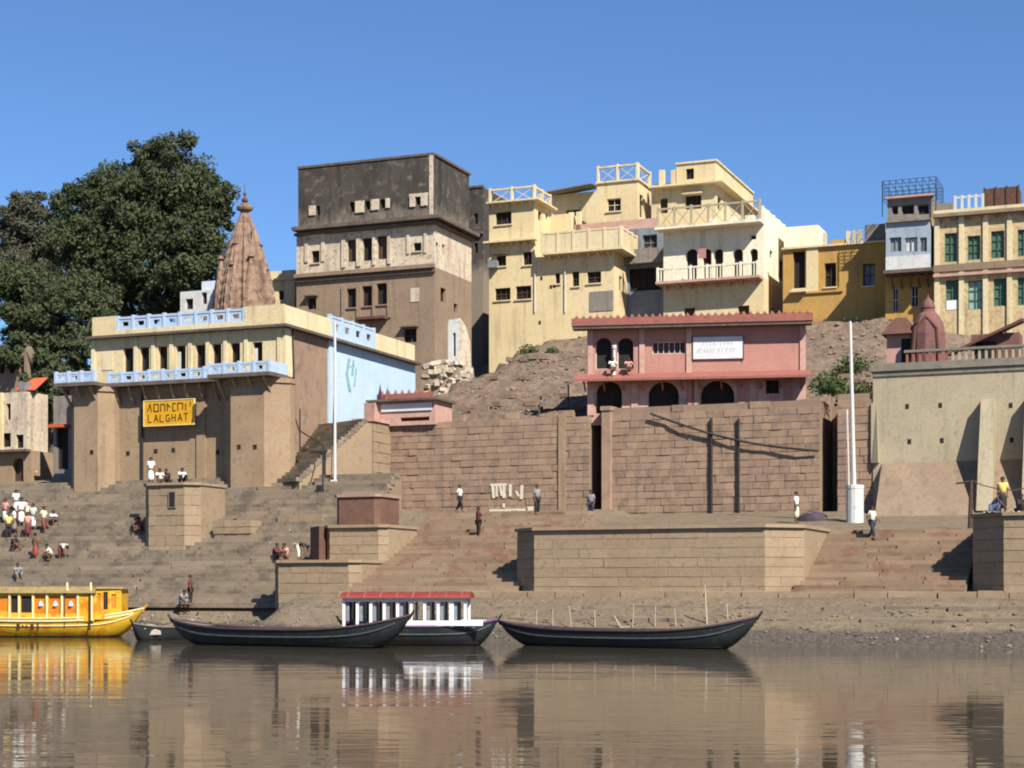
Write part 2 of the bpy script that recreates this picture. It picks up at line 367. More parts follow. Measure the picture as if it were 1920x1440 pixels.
def ground_mat():
    m, nt, b, P = _new('bank_earth', .95)
    sx = nt.nodes.new('ShaderNodeSeparateXYZ'); nt.links.new(P, sx.inputs[0])
    n1 = _ramp(nt, _noise(nt, P, .45), .36, .64); c = _mix(nt, n1, (.155, .12, .08), (.19, .145, .094))
    n2 = _ramp(nt, _noise(nt, P, 2.6, 6, .7), .5, .66); c = _mix(nt, n2, c, (.115, .085, .06))
    hz_ = nt.nodes.new('ShaderNodeMapRange'); hz_.inputs[1].default_value = 10; hz_.inputs[2].default_value = 12.5; nt.links.new(sx.outputs[2], hz_.inputs[0])
    br = _mix(nt, _ramp(nt, _noise(nt, P, 1.6, 8, .75), .42, .58), (.19, .138, .098), (.11, .08, .06)); br = _mix(nt, _ramp(nt, _noise(nt, P, 4.5, 4, .6), .56, .64), br, (.165, .105, .076)); c = _mix(nt, hz_.outputs[0], c, br)
    n3 = _ramp(nt, _noise(nt, P, 5.0, 3, .5), .66, .71); c = _mix(nt, n3, c, (.29, .235, .17))
    # wet dark shingle along the water's edge, its upper edge uneven
    nz = _noise(nt, P, .6, 4); ad = nt.nodes.new('ShaderNodeMath'); ad.operation = 'MULTIPLY_ADD'; ad.inputs[1].default_value = -.7
    nt.links.new(nz, ad.inputs[0]); nt.links.new(sx.outputs[2], ad.inputs[2])
    wet = nt.nodes.new('ShaderNodeMapRange'); wet.inputs[1].default_value = .26; wet.inputs[2].default_value = .42; wet.inputs[3].default_value = 1; wet.inputs[4].default_value = 0
    nt.links.new(ad.outputs[0], wet.inputs[0])
    g = _mix(nt, _ramp(nt, _noise(nt, P, 7, 4), .4, .6), (.06, .05, .04), (.11, .09, .07))
    c = _mix(nt, wet.outputs[0], c, g)
    nt.links.new(c, b.inputs['Base Color'])
    bp = nt.nodes.new('ShaderNodeBump'); bp.inputs['Distance'].default_value = .16; nt.links.new(_noise(nt, P, 3.2, 8, .72), bp.inputs['Height']); nt.links.new(bp.outputs[0], b.inputs['Normal'])
    return m
M['ground'] = ground_mat()
# ------------------------------------------------------------------ terrain, river
PR = ([-4000, -40, -6, 0, 2, 4.8, 5.5, 12.5, 26.2, 26.8, 59, 75, 300, 4000], [-6, -4, -1.3, 0, .8, 2.1, 2.25, 5.3, 6.95, 12.9, 23.0, 24.5, 26, 27])
PQ = ([-4000, -40, -6, 0, 2, 4.8, 5.5, 12.5, 26.1, 26.75, 35, 55, 75, 300, 4000], [-6, -4, -1.3, 0, .8, 2.1, 2.25, 5.3, 6.75, 13.9, 16.0, 19.8, 22, 26, 27])
PM = ([-4000, -40, -6, 0, 2, 4.8, 5.2, 16.5, 26.2, 26.8, 59, 75, 300, 4000], [-6, -4, -1.3, 0, .8, 2.1, 2.2, 6.7, 7.3, 13.0, 23.0, 24.5, 26, 27])
PL = ([-4000, -40, 0, 6, 7.5, 8, 20.5, 24, 45, 75, 300, 4000], [-6, -4, -1.4, 0, 1.3, 1.6, 9.4, 9.7, 14, 24, 26, 27])
def sm(x, a, b):
    t = min(max((x - a) / (b - a), 0), 1); return t * t * (3 - 2 * t)
def surfz(u, v):
    k = sm(v, 19, 25)
    a0 = -17 + (-22.6 + 17) * k; a1 = -13.5 + (-20.5 + 13.5) * k
    wl_ = 1 - sm(u, a0, a1); wm = 1 - sm(u, -4, -2.6); wq = sm(u, 11.1, 11.8) if v < 40 else sm(u, 6, 20)
    z = np.interp(v, *PM) * wm + np.interp(v, *PR) * (1 - wm)
    z = z * (1 - wq) + np.interp(v, *PQ) * wq
    return float(z * (1 - wl_) + np.interp(v, *PL) * wl_)
def hit(px, py, fr=G):
    """where the photograph's sight line meets the ground"""
    c, r = fr.ray(px)
    for i in range(1200):
        D = 60 + i * .1; u, v = c[0] + D * r[0], c[1] + D * r[1]
        z = CAM_H + (HY - py) / FPX * D
        if surfz(u, v) >= z: return u, v, surfz(u, v)
    return u, v, z

def lump(u, v, s):
    return math.sin(u * 1.7 * s + 2.1 * math.sin(v * .9 * s)) * .5 + math.sin(v * 2.3 * s + 1.7 * math.sin(u * 1.3 * s)) * .5
SL0, SL1 = G.at(1106, 0, 26.0)[0], G.at(1131, 0, 26.0)[0]
def ground_z(u, v):
    z = surfz(u, v)
    if v > 27.5 and v < 58 and u > -22:      # worn terraces
        q = z / 1.15 + .25 * lump(u, v, .22); z = (math.floor(q) + sm(q - math.floor(q), .55, 1.0)) * 1.15 * .75 + z * .25
    if v > 27 and v < 60: z += .18 * lump(u, v, .5) + .1 * lump(u + 9, v, 1.7) + .07 * lump(u, v + 4, 3.3)
    elif v < 5: z += .05 * lump(u, v, 1.4)
    if (8.47 < u < 9.56 and 25.9 < v < 29.9) or (SL0 - .03 < u < SL1 + .03 and 25.9 < v < 28.9): z = 6.9
    # the sheet runs under flights of steps
    inl = u < -14.5 and 7.2 < v < 21
    inm = -14.5 <= u < -1 and 4.9 < v < 17
    inr = u > 10 and 5.0 < v < 12.8
    if inl or inm or inr: z -= .42
    return z
us = [-3000, -1200, -500, -220, -120, -80, -62] + list(np.arange(-55, 45, .7)) + [48, 55, 65, 90, 140, 260, 600, 1500, 3000]
vs_l = [-3000, -900, -300, -140, -80, -40, -20, -12] + list(np.arange(-8, 26, .55)) + [26.15, 26.4, 26.7] + list(np.arange(27, 62, .8)) + [64, 68, 72, 76, 90, 120, 200, 400, 1000, 3500]
vs_l = sorted(vs_l + [25.95, 26.08, 28.85, 28.95, 29.85, 29.95]); us = sorted(us + [8.44, 8.5, 9.53, 9.59, SL0 - .06, SL0, SL1, SL1 + .06])
mb = MB()
for v in vs_l:
    for u in us: mb.v.append((u, v, ground_z(u, v)))
nu = len(us)
mb.f = [(j * nu + i, j * nu + i + 1, (j + 1) * nu + i + 1, (j + 1) * nu + i) for j in range(len(vs_l) - 1) for i in range(nu - 1)]
single('ground', mb, M['ground'], 'sloping earth bank and rubble hillside rising from the river', None, G, (0, 0, 0), kind='structure', smooth=True)
mb = MB().quad((-3000, -3000, 0), (3000, -3000, 0), (3000, 7.5, 0), (-3000, 7.5, 0))
single('river_water', mb, M['water'], 'calm brown river water mirroring the bank', None, G, (0, 0, 0), kind='structure')

# rock meshes shared by rubble
def rock_mesh(seed, name='rock'):
    r = random.Random(seed); bm = bmesh.new(); bmesh.ops.create_icosphere(bm, subdivisions=1, radius=.5)
    for v in bm.verts: v.co *= .7 + .6 * r.random()
    me = bpy.data.meshes.new(name); bm.to_mesh(me); bm.free(); return me
def scatter(name, label, n, box_, size, mat, cond=None, seed=3, flat=.6):
    r = random.Random(seed); V_, F_ = [], []
    base = [rock_mesh(seed * 10 + k) for k in range(4)]
    for _ in range(n):
        u = r.uniform(box_[0], box_[1]); v = r.uniform(box_[2], box_[3])
        if cond and not cond(u, v): continue
        me = base[r.randrange(4)]; s = size[0] + (size[1] - size[0]) * r.random() ** 2.2; a = r.random() * 6.28; z = ground_z(u, v)
        n0 = len(V_)
        for w in me.vertices:
            x, y = w.co.x * math.cos(a) - w.co.y * math.sin(a), w.co.x * math.sin(a) + w.co.y * math.cos(a)
            V_.append((u + x * s, v + y * s, z + w.co.z * s * flat + s * .1))
        F_ += [tuple(n0 + i for i in p.vertices) for p in me.polygons]
    for m_ in base: bpy.data.meshes.remove(m_)
    b_ = MB(); b_.v = V_; b_.f = F_
    c0 = ((box_[0] + box_[1]) / 2, (box_[2] + box_[3]) / 2); z0 = surfz(*c0)
    return single(name, b_, mat, label, None, G, (c0[0], c0[1], z0), kind='stuff')
M['rubble'] = surf('brick_rubble', (.27, .185, .13), (.31, .22, .155), (.19, .13, .10), s1=1.2, fleck=(.42, .36, .3))
scatter('rubble', 'broken brick and stone rubble strewn down the hillside', 2200, (-19.5, 12, 27.2, 59), (.06, .42), M['rubble'], seed=4)
scatter('shingle', 'stones and shingle along the muddy waterline', 900, (-14, 36, .05, 4.2), (.05, .24), surf('shingle_stone', (.17, .14, .11), (.24, .195, .15), (.34, .29, .23), s1=3), seed=5)
scatter('shore_rubble', 'stones lying on the landing bank below the steps', 350, (-44, -13, 6.1, 8.0), (.07, .3), surf('landing_stone', (.24, .2, .16), (.3, .25, .2), (.4, .34, .28), s1=3), seed=6)

# ------------------------------------------------------------------ steps
def block_variants(n, name):
    out = []
    for k in range(n):
        r = random.Random(70 + k); j = lambda a: (r.random() - .5) * a
        e = .022
        vs_ = []
        for (y, ins) in ((0, e), (.35, 0), (1, 0)):
            for sx, sz in ((-1, -1), (1, -1), (1, 1), (-1, 1)):
                vs_.append((sx * (.5 - ins * .35) + j(.02), y + j(.06 if y == 0 else 0), sz * (.5 - ins) + j(.05)))
        fs = [(3, 2, 1, 0)[::-1], (8, 11, 10, 9)[::-1]]
        for a in range(2):
            for q in range(4):
                fs.append((a * 4 + q, a * 4 + (q + 1) % 4, a * 4 + 4 + (q + 1) % 4, a * 4 + 4 + q)[::-1])
        me = bpy.data.meshes.new(name); me.from_pydata(vs_, [], fs); me.update(); out.append(me)
    return out
BLK = {}
def blk(matkey, name='stone_block'):
    if (matkey, name) not in BLK:
        ms = block_variants(6, name)
        for m_ in ms: m_.materials.append(M[matkey])
        BLK[(matkey, name)] = ms
    return BLK[(matkey, name)]

def flight(name, label, fr, u0, u1, v0, z0, v1, z1, n, matkey, seg=6.0, seed=1, core='joint', jag=0.0):
    r = random.Random(seed); t = Thing(name, label, None, fr, ((u0 + u1) / 2, v0, z0), kind='structure')
    rise = (z1 - z0) / n; run = (v1 - v0) / n
    c = MB(); prof_ = []
    prof_ = [(v0 + .1, z0 - .6), (v0 + .1, z0), (v1, z1 - rise * .6), (v1 + .4, z1 - rise * .6), (v1 + .4, z0 - .6)]
    c.v = [(u0 + .02, p[0] + run * .55, p[1] - .12) for p in prof_] + [(u1 - .02, p[0] + run * .55, p[1] - .12) for p in prof_]
    m_ = len(prof_); c.f = [tuple(range(m_)), tuple(range(2 * m_ - 1, m_ - 1, -1))] + [(k, m_ + k, m_ + (k + 1) % m_, (k + 1) % m_) for k in range(m_)]
    t.part('step_core', c, M[core])
    ms = blk(matkey, 'step')
    for i in range(n):
        zt = z0 + rise * (i + 1); vf = v0 + run * i
        a = u0 + (r.random() * jag)
        end = u1 - r.random() * jag
        while a < end - .05:
            L = min(seg * r.uniform(.6, 1.4), end - a)
            if end - a - L < seg * .3: L = end - a
            dz = r.uniform(-.02, .008)
            t.inst('step', ms[r.randrange(6)], (a + L / 2, vf + r.uniform(-.02, .02), zt - rise * .62 + dz), 0, (L - .006, run * 1.9, rise * 1.24))
            a += L
    return t
flight('stone_steps', 'broad grey stone steps below the yellow hall with the sign board', G, -47, -15.6, 8.0, 1.5, 20.4, 9.4, 34, 'step', 7.5, 1)
flight('stone_steps', 'reddish stone steps beside the block of stacked platforms', G, -11.4, -2.0, 5.2, 2.2, 16.5, 6.72, 23, 'step_red', 3.6, 2)
flight('stone_steps', 'reddish stone steps between the two river bastions', G, 11.5, 19.2, 5.5, 2.25, 12.5, 5.32, 16, 'step_red', 3.2, 3)
# shaded flight that climbs slantwise beside the hall
N67 = Frame(50, *G.w(*G.at(512, 890, 19.8)[:2]))
flight('stone_steps', 'shaded grey steps climbing slantwise past the blue wall', N67, -3.0, 2.6, 0, 9.0, 5.0, 13.0, 20, 'step', 3.4, 4, 'platform')

# long kerb at the head of the earth bank
t = Thing('stone_kerb', 'long low stone kerb at the head of the bank', None, G, (5, 4.9, 2.0), kind='structure')
ms = blk('platform', 'kerb_stone'); a = -11.3; r = random.Random(8)
while a < 40:
    L = r.uniform(1.3, 2.4); t.inst('kerb_stone', ms[r.randrange(6)], (a + L / 2, 4.75 + r.uniform(-.05, .05), 2.12 + r.uniform(-.04, .03)), 0, (L - .03, .7, .42)); a += L

for vv, zz_, mk in ((3.55, 1.5, 'step'), (2.35, .98, 'step')):
    t = Thing('stone_kerb', 'worn stone ledge half buried along the earth bank', None, G, (5, vv, zz_), kind='structure')
    ms = blk(mk, 'kerb_stone'); a = -12.0; r = random.Random(int(vv * 10))
    while a < 40:
        L = r.uniform(1.2, 3.2)
        if r.random() < .8: t.inst('kerb_stone', ms[r.randrange(6)], (a + L / 2, vv + r.uniform(-.12, .12), zz_ + .02 + r.uniform(-.1, .04)), (r.uniform(-.04, .04), r.uniform(-.02, .02), r.uniform(-.04, .04)), (L - .05, .9, .36))
        a += L
# ------------------------------------------------------------------ masonry
def stones(t, F, a0, a1, z0, z1, course, blen, matkey, parent=None, thick=.3, proud=(.0, .07), seed=1, top=None, skip=0.0, name='stone_block', gap=.009):
    """dressed blocks laid in courses on a face; returns the count"""
    r = random.Random(seed); ms = blk(matkey, name); n = 0
    nrow = max(1, round((z1 - z0) / course)); h = (z1 - z0) / nrow
    for i in range(nrow):
        zc = z0 + h * (i + .5); a = a0; first = True
        while a < a1 - .02:
            L = blen * r.uniform(.65, 1.45) * (.55 if first and i % 2 else 1); first = False
            if a1 - a - L < blen * .4: L = a1 - a
            L = min(L, a1 - a)
            if (top is None or zc < top(a + L / 2)) and r.random() >= skip:
                d = -r.uniform(*proud); p = F.p(a + L / 2, zc, d)
                t.inst(name, ms[r.randrange(6)], p, F.ang, (L - gap, thick, h - gap), parent); n += 1
            a += L
    return n

def octo(u0, u1, vf, fac, vb):
    return [(u0, vf), (u1, vf), (u1 + fac, vf + fac), (u1 + fac, vb), (u0 - fac, vb), (u0 - fac, vf + fac)]
def bastion(name, label, u0, u1, vf, fac, vb, z0, z1, course=.45, blen=1.3, seed=1, matkey='platform', group=None, cop=True, cat='bastion', right=False):
    t = Thing(name, label, cat, G, ((u0 + u1) / 2, vf, z0), group)
    e = .06
    t.part('core', MB().prism(octo(u0 + e * .5, u1 - e * .5, vf + e, fac, vb), z0 - .3, z1 - .03), M['platform'])
    fs = [(Face(G, (u0, vf)), u1 - u0), (Face(G, (u0 - fac, vf + fac), (1, -1)), fac * 1.4142), (Face(G, (u1, vf), (1, 1)), fac * 1.4142)]
    if right: fs.append((Face(G, (u1 + fac, vf + fac), (0, 1)), vb - vf - fac))
    for k, (F, L) in enumerate(fs):
        stones(t, F, 0, L, z0, z1 - (.16 if cop else 0), course, blen, matkey, None, .26, (-.05, -.03), seed + k, gap=.007)
    if cop:
        o8 = octo(u0 - .05, u1 + .05, vf - .1, fac, vb)
        t.part('coping', MB().prism(o8, z1 - .15, z1), M[matkey])
    return t
bastion('river_bastion', 'broad plain stone bastion between the two reddish stair flights', -.9, 10.4, 5.0, 1.5, 12.2, 2.1, 5.4, .47, 2.4, 21)
bastion('river_bastion', 'stone bastion spread with drying washing', 20.9, 40, 5.0, 1.5, 12.2, 2.1, 5.75, .47, 2.4, 31)
bastion('stone_platform', 'low pale stone platform where people sit beside the landing', -15.5, -11.4, 6.0, .5, 9.6, 1.7, 3.95, .5, 1.2, 41, group='stacked stone platforms', cat='platform')
bastion('stone_platform', 'middle stone platform behind the seated people', -14.1, -11.2, 9.0, .4, 13, 3.4, 5.85, .5, 1.1, 45, group='stacked stone platforms', cat='platform')
single('side_wall', MB().prism([(-15.9, 10.2), (-14.55, 8.7), (-14.5, 12.5), (-15.9, 12.5)], 3.3, 5.8), M['redbrick'], 'dull red side wall beside the middle stone platform', 'wall', G, (-15.2, 9.6, 3.3))
t = Thing('brick_chamber', 'dark red brick chamber on top of the stone platforms', 'chamber', G, (-14.1, 12.0, 5.7))
t.part('wall', MB().prism(octo(-15.1, -12.95, 12.0, .25, 14.6), 5.2, 7.5), M['redbrick'])
t.part('coping', MB().prism(octo(-15.2, -12.85, 11.9, .25, 14.7), 7.5, 7.66), surf('pink_coping', (.42, .28, .21), (.38, .25, .19), None))

# great river wall: two bays, pilasters, a dark recess
WV = 26.0
Fw = Face(G, (0, WV))
t = Thing('river_wall', 'tall coursed sandstone river wall with painted white marks', 'wall', G, (-6, WV, 7))
aL, aR = Fw.a(716), Fw.a(1108)
aR = SL0; t.part('core', MB().box(aL + .02, aR, WV + .06, WV + .9, 6.4, 12.7), M['joint']); t.part('core', MB().box(aR - .3, aR, WV + .902, 28.8, 6.4, 13.1), M['joint']); t.part('core', MB().box(aR + .003, SL1 + .3, 28.55, 28.8, 6.4, 13.2), M['joint'])
def jag1(a): return 13.35 - .3 * abs(math.sin(a * .9)) - .25 * abs(math.sin(a * 2.7))
stones(t, Fw, aL, aR, 6.8, 13.35, .41, .78, 'stone', None, .45, (.0, .06), 51, jag1)
# lime painted writing: illegible white strokes and a rule
k = MB()
for (x0, x1, y0, y1, sl) in [(922, 927, 909, 934, 1), (930, 934, 908, 931, 0), (936, 940, 909, 930, 2), (943, 948, 908, 934, 0), (955, 960, 908, 931, 0), (966, 970, 921, 931, 3), (977, 982, 910, 936, -1)]:
    a0, zt = Fw.az(x0, y0); a1, zb = Fw.az(x1, y1); s_ = sl * .03
    k.add([Fw.p(a0 + s_ * 2, zb, -.085), Fw.p(a1 + s_ * 2, zb, -.085), Fw.p(a1, zt, -.085), Fw.p(a0, zt, -.085), Fw.p(a0 + s_ * 2, zb, -.02), Fw.p(a1 + s_ * 2, zb, -.02), Fw.p(a1, zt, -.02), Fw.p(a0, zt, -.02)],
          [(0, 1, 2, 3), (0, 4, 5, 1), (1, 5, 6, 2), (2, 6, 7, 3), (3, 7, 4, 0)])
for (x0, x1, y0, y1) in [(920, 950, 907, 911), (918, 985, 955, 959), (943, 947, 944, 952), (960, 972, 957, 960), (990, 1000, 950, 958)]:
    a0, zt = Fw.az(x0, y0); a1, zb = Fw.az(x1, y1); k.fbox(Fw, a0, a1, zb, zt, -.088, -.02)
t.part('painted_mark', k, M['limepaint'])
t.part('pilaster_strip', MB().fbox(Fw, Fw.a(1048), Fw.a(1061), 6.8, 13.0, -.12, .02), M['pier'])

# pier that carries the left end, with a dark slot beside it
t4 = Thing('stone_pier', 'pale stone pier left of the sandstone river wall', 'pier', G, (-19.8, 23.6, 6.8))
F4 = Face(G, (0, 23.6)); q0, q1 = F4.a(664), F4.a(700)
t4.part('core', MB().box(q0 + .05, q1 - .05, 23.66, 26.6, 6.3, 12.95), M['joint'])
stones(t4, F4, q0, q1, 6.6, 12.9, .62, .95, 'platform', None, .3, (-.02, .02), 61)
stones(t4, Face(G, (q1, 23.6), (0, 1)), 0, 2.4, 6.6, 12.9, .62, 1.0, 'platform', None, .3, (-.02, .02), 62)
t4.part('coping', MB().box(q0 - .12, q1 + .12, 23.48, 26.6, 12.9, 13.1), M['pinkpale'])

t = Thing('river_wall', 'tall coursed sandstone river wall under the pink shrine', 'wall', G, (2, WV, 7))
bL, bR = Fw.a(1146), Fw.a(1537)
t.part('core', MB().box(bL, bR, WV + .06, WV + .9, 6.2, 13.35).box(bR - .3, bR, WV + .905, 29.59, 6.2, 13.3), M['joint'])
def jag2(a): return 13.35 - .35 * abs(math.sin(a * 1.3)) - .2 * abs(math.sin(a * 3.1))
stones(t, Fw, bL, bR, 6.6, 13.4, .42, .80, 'stone', None, .3, (.0, .06), 52, jag2)
# buttress pier between the bays (left facet falls in shade)
t = Thing('wall_buttress', 'slim stone buttress right of the dark slot in the river wall', 'buttress', G, (-2, WV, 6.9))
c0, c1 = Fw.a(1130), Fw.a(1146)
t.part('shaft', MB().prism([(SL1, WV - .3), (c1 + .02, WV - .3), (c1 + .1, WV + .35), (c1 + .1, 28.5), (SL1, 28.5)], 6.2, 13.2), M['stone'])
t.part('cap', MB().prism([(SL1 - .06, WV - .38), (c1 + .08, WV - .38), (c1 + .16, WV + .4), (c1 + .16, 28.5), (SL1 - .06, 28.5)], 13.2, 13.45), M['pier'])
# recessed bay and the third piece of wall
F3 = Face(G, (0, WV)); d0, d1 = 9.56, F3.a(1660)
t = Thing('river_wall', 'short sandstone river wall beside the buff retaining wall', 'wall', G, ((d0 + d1) / 2, WV, 6.6))
t.part('core', MB().box(d0, d1 + .6, WV + .06, 30, 6.1, 13.6), M['joint'])
stones(t, F3, d0, d1, 6.4, 13.7, .46, 1.0, 'stone', None, .3, (.0, .05), 53, lambda a: 13.7 - .4 * abs(math.sin(a * 2)))
t.part('recess_back', MB().box(bR - .3, d0 - .01, 29.6, 29.84, 6.2, 13.3), M['joint'])

# buff retaining wall with battered foot, buttresses and weep holes
RV = 25.9
Fr = Face(G, (0, RV)); e0 = Fr.a(1637)
t = Thing('retaining_wall', 'buff rendered retaining wall with weep holes and grey coping', 'wall', G, (20, RV, 6))
zt = Fr.z(1750, 692)
t.part('render', MB().box(e0, 45, RV, RV + 1.5, 5.5, zt), M['greywall'])
t.part('coping', MB().box(e0 - .15, 45, RV - .18, RV + 1.2, zt, zt + .42), M['greytop'])
t.part('coping', MB().box(e0 - .05, 45, RV - .08, RV + 1.2, zt - .28, zt - .003), M['greytop'])
zf = Fr.z(1750, 866)
ft = MB(); ft.add([(e0 + .5, RV - 3.0, 5.6), (45, RV - 3.0, 5.6), (45, RV + .01, 5.2), (e0 + .5, RV + .01, 5.2), (e0 + .5, RV - .02, zf), (45, RV - .02, zf)],
       [(0, 1, 5, 4), (0, 4, 3), (1, 2, 5), (0, 3, 2, 1), (3, 4, 5, 2)])
t.part('battered_foot', ft, M['tan'], label='battered brown stone foot of the wall')
for px in (1852, 1935):
    aa = Fr.a(px); bt = MB()
    zt1 = Fr.z(1850, 752)
    bt.add([(aa - .35, RV - 2.35, 6.7), (aa + .45, RV - 2.35, 6.7), (aa + .45, RV + .1, 6.9), (aa - .35, RV + .1, 6.9), (aa - .3, RV - .6, zt1), (aa + .4, RV - .6, zt1), (aa + .4, RV + .1, zt1 + .1), (aa - .3, RV + .1, zt1 + .1)],
           [(0, 3, 2, 1), (4, 5, 6, 7), (0, 1, 5, 4), (1, 2, 6, 5), (2, 3, 7, 6), (3, 0, 4, 7)])
    t.part('buttress', bt, M['greywall'])
pil = MB().add([(e0 - .1, RV - .12, 9.6), (e0 + .35, RV - .35, 9.6), (e0 + .35, RV + .05, 9.6), (e0 - .1, RV + .05, 9.6), (e0 - .1, RV - .06, 13), (e0 + .2, RV - .06, 13), (e0 + .2, RV + .05, 13), (e0 - .1, RV + .05, 13)],
     [(0, 3, 2, 1), (4, 5, 6, 7), (0, 1, 5, 4), (1, 2, 6, 5), (2, 3, 7, 6), (3, 0, 4, 7)])
t.part('pilaster_strip', pil, M['greywall'])
for (px, py) in ((1701, 762), (1763, 760), (1705, 828), (1766, 826), (1895, 760), (1897, 825), (1868, 693), (1748, 698)):
    aa, z = Fr.az(px, py); t.part('weep_hole', MB().fbox(Fr, aa - .1, aa + .1, z - .14, z + .14, -.012, .05), M['dark'])
# balustrade along its top
t = Thing('balustrade', 'low worn baluster railing along the top of the retaining wall', 'railing', G, (20, RV + .3, zt + .42))
f0, f1 = Fr.a(1694), 33
t.part('rail', MB().box(f0, f1, RV + .15, RV + .45, zt + 1.02, zt + 1.16), M['greytop'])
a = f0 + .1
while a < f1:
    t.part('baluster', MB().box(a, a + .13, RV + .22, RV + .38, zt + .42, zt + 1.02), M['redtile' if a < Fr.a(1780) else 'greywall']); a += .36
# ------------------------------------------------------------------ building helpers
def shell(t, F, a0, a1, z0, z1, depth, mat, holes=(), rholes=(), dep=.35, roof=True, name='wall', label=None):
    """walls of a block: front with openings, right flank with openings, left, back and roof"""
    m = MB(); m.wall(F, a0, a1, z0, z1, holes, dep)
    P = F.p
    FR = Face(F.fr, P(a1, 0, 0)[:2], (F.n[0], F.n[1]))
    m.wall(FR, 0, depth, z0, z1, rholes, dep)
    m.quad(P(a0, z0, depth), P(a0, z0, 0), P(a0, z1, 0), P(a0, z1, depth))
    m.quad(P(a1, z0, depth), P(a0, z0, depth), P(a0, z1, depth), P(a1, z1, depth))
    if roof: m.quad(P(a0, z1, 0), P(a1, z1, 0), P(a1, z1, depth), P(a0, z1, depth))
    t.part(name, m, mat, label=label)
    return FR

def window(t, F, h, frame='brownwood', pane='dark', dep=.3, mull=1, bars=0, sill=None, hood=None, name='window', fw=.06):
    a0, a1, z0, z1 = h[:4]; ar = len(h) > 4 and h[4]
    m = MB()
    zt = z1
    m.fbox(F, a0, a0 + fw, z0, zt, dep - .1, dep - .02); m.fbox(F, a1 - fw, a1, z0, zt, dep - .1, dep - .02)
    m.fbox(F, a0 + fw, a1 - fw, z0, z0 + fw, dep - .1, dep - .02)
    if not ar: m.fbox(F, a0 + fw, a1 - fw, zt - fw, zt, dep - .1, dep - .02)
    for i in range(1, mull + 1):
        c = a0 + (a1 - a0) * i / (mull + 1); m.fbox(F, c - fw * .4, c + fw * .4, z0 + fw, zt - fw, dep - .09, dep - .03)
    for i in range(1, bars + 1):
        c = z0 + (zt - z0) * i / (bars + 1); m.fbox(F, a0 + fw, a1 - fw, c - fw * .4, c + fw * .4, dep - .085, dep - .035)
    w = t.part(name, m, M[frame])
    t.part('pane', MB().fbox(F, a0 - .03, a1 + .03, z0 - .03, z1 + .03, dep, dep + .05), M[pane], w)
    if sill: t.part('sill', MB().fbox(F, a0 - .1, a1 + .1, z0 - .1, z0 - .003, -.12, .02), M[sill], w)
    if hood: t.part('hood', MB().fbox(F, a0 - .18, a1 + .18, z1 + .06, z1 + .16, -.45, .02), M[hood], w)
    return w
def rect(F, x0, x1, y0, y1, arch=False):
    a0 = F.a(x0); a1 = F.a(x1); xm = (x0 + x1) / 2
    r = (a0, a1, F.z(xm, y1), F.z(xm, y0)); return r + (True,) if arch else r
def ledge(t, F, a0, a1, z, out, th, mat, name='cornice', brackets=0, FR=None, rlen=0, bm_=None):
    o = t.part(name, MB().fbox(F, a0 - .05, a1 + (out if FR else .05), z, z + th, -out, .02), M[mat])
    if FR: t.part(name, MB().fbox(FR, .022, rlen, z, z + th, -out, .02), M[mat])
    for i in range(brackets):
        c = a0 + (a1 - a0) * (i + .5) / brackets
        b = MB(); P = F.p
        b.add([P(c - .06, z - .35, .02), P(c + .06, z - .35, .02), P(c + .06, z, .02), P(c - .06, z, .02), P(c - .06, z - .005, -out * .8), P(c + .06, z - .005, -out * .8)],
              [(0, 1, 5, 4), (0, 4, 3), (1, 2, 5), (3, 4, 5, 2), (0, 3, 2, 1)])
        t.part('bracket', b, M[bm_ or mat], o)
    return o
def railing(t, F, a0, a1, z, h, n, mat, thick=.16, d=0.0, panel=None, posts=True, name='railing'):
    o = t.part(name, MB().fbox(F, a0, a1, z + h - .14, z + h, d - thick / 2, d + thick / 2), M[mat])
    for i in range(n + 1):
        c = a0 + (a1 - a0) * i / n
        if posts: t.part('post', MB().fbox(F, c - .09, c + .09, z, z + h + .08, d - thick / 2 - .03, d + thick / 2 + .03), M[mat], o)
        if i < n:
            c1 = a0 + (a1 - a0) * (i + 1) / n
            if panel == 'pierced':
                w = (c1 - c) / 5
                for q in range(4):
                    t.part('baluster', MB().fbox(F, c + w * (q + 1) - .045, c + w * (q + 1) + .045, z, z + h - .14, d - .04, d + .04), M[mat], o)
            elif panel == 'x':
                g = MB(); P = F.p
                g.tube(P(c + .1, z, d), P(c1 - .1, z + h - .14, d), .035, n=4); g.tube(P(c1 - .1, z, d), P(c + .1, z + h - .14, d), .035, n=4)
                t.part('lattice', g, M[mat], o)
            elif panel == 'solid':
                t.part('panel', MB().fbox(F, c + .1, c1 - .1, z + .02, z + h - .14, d - .05, d + .05), M[mat], o)
            elif panel == 'hole':
                g = MB(); w = c1 - c
                g.wall(Face(F.fr, F.p(0, 0, d - .06)[:2], F.d), c + .09, c1 - .09, z, z + h - .14, [(c + w * .3, c + w * .7, z + h * .28, z + h * .62)], .12)
                t.part('panel', g, M[mat], o)
    return o

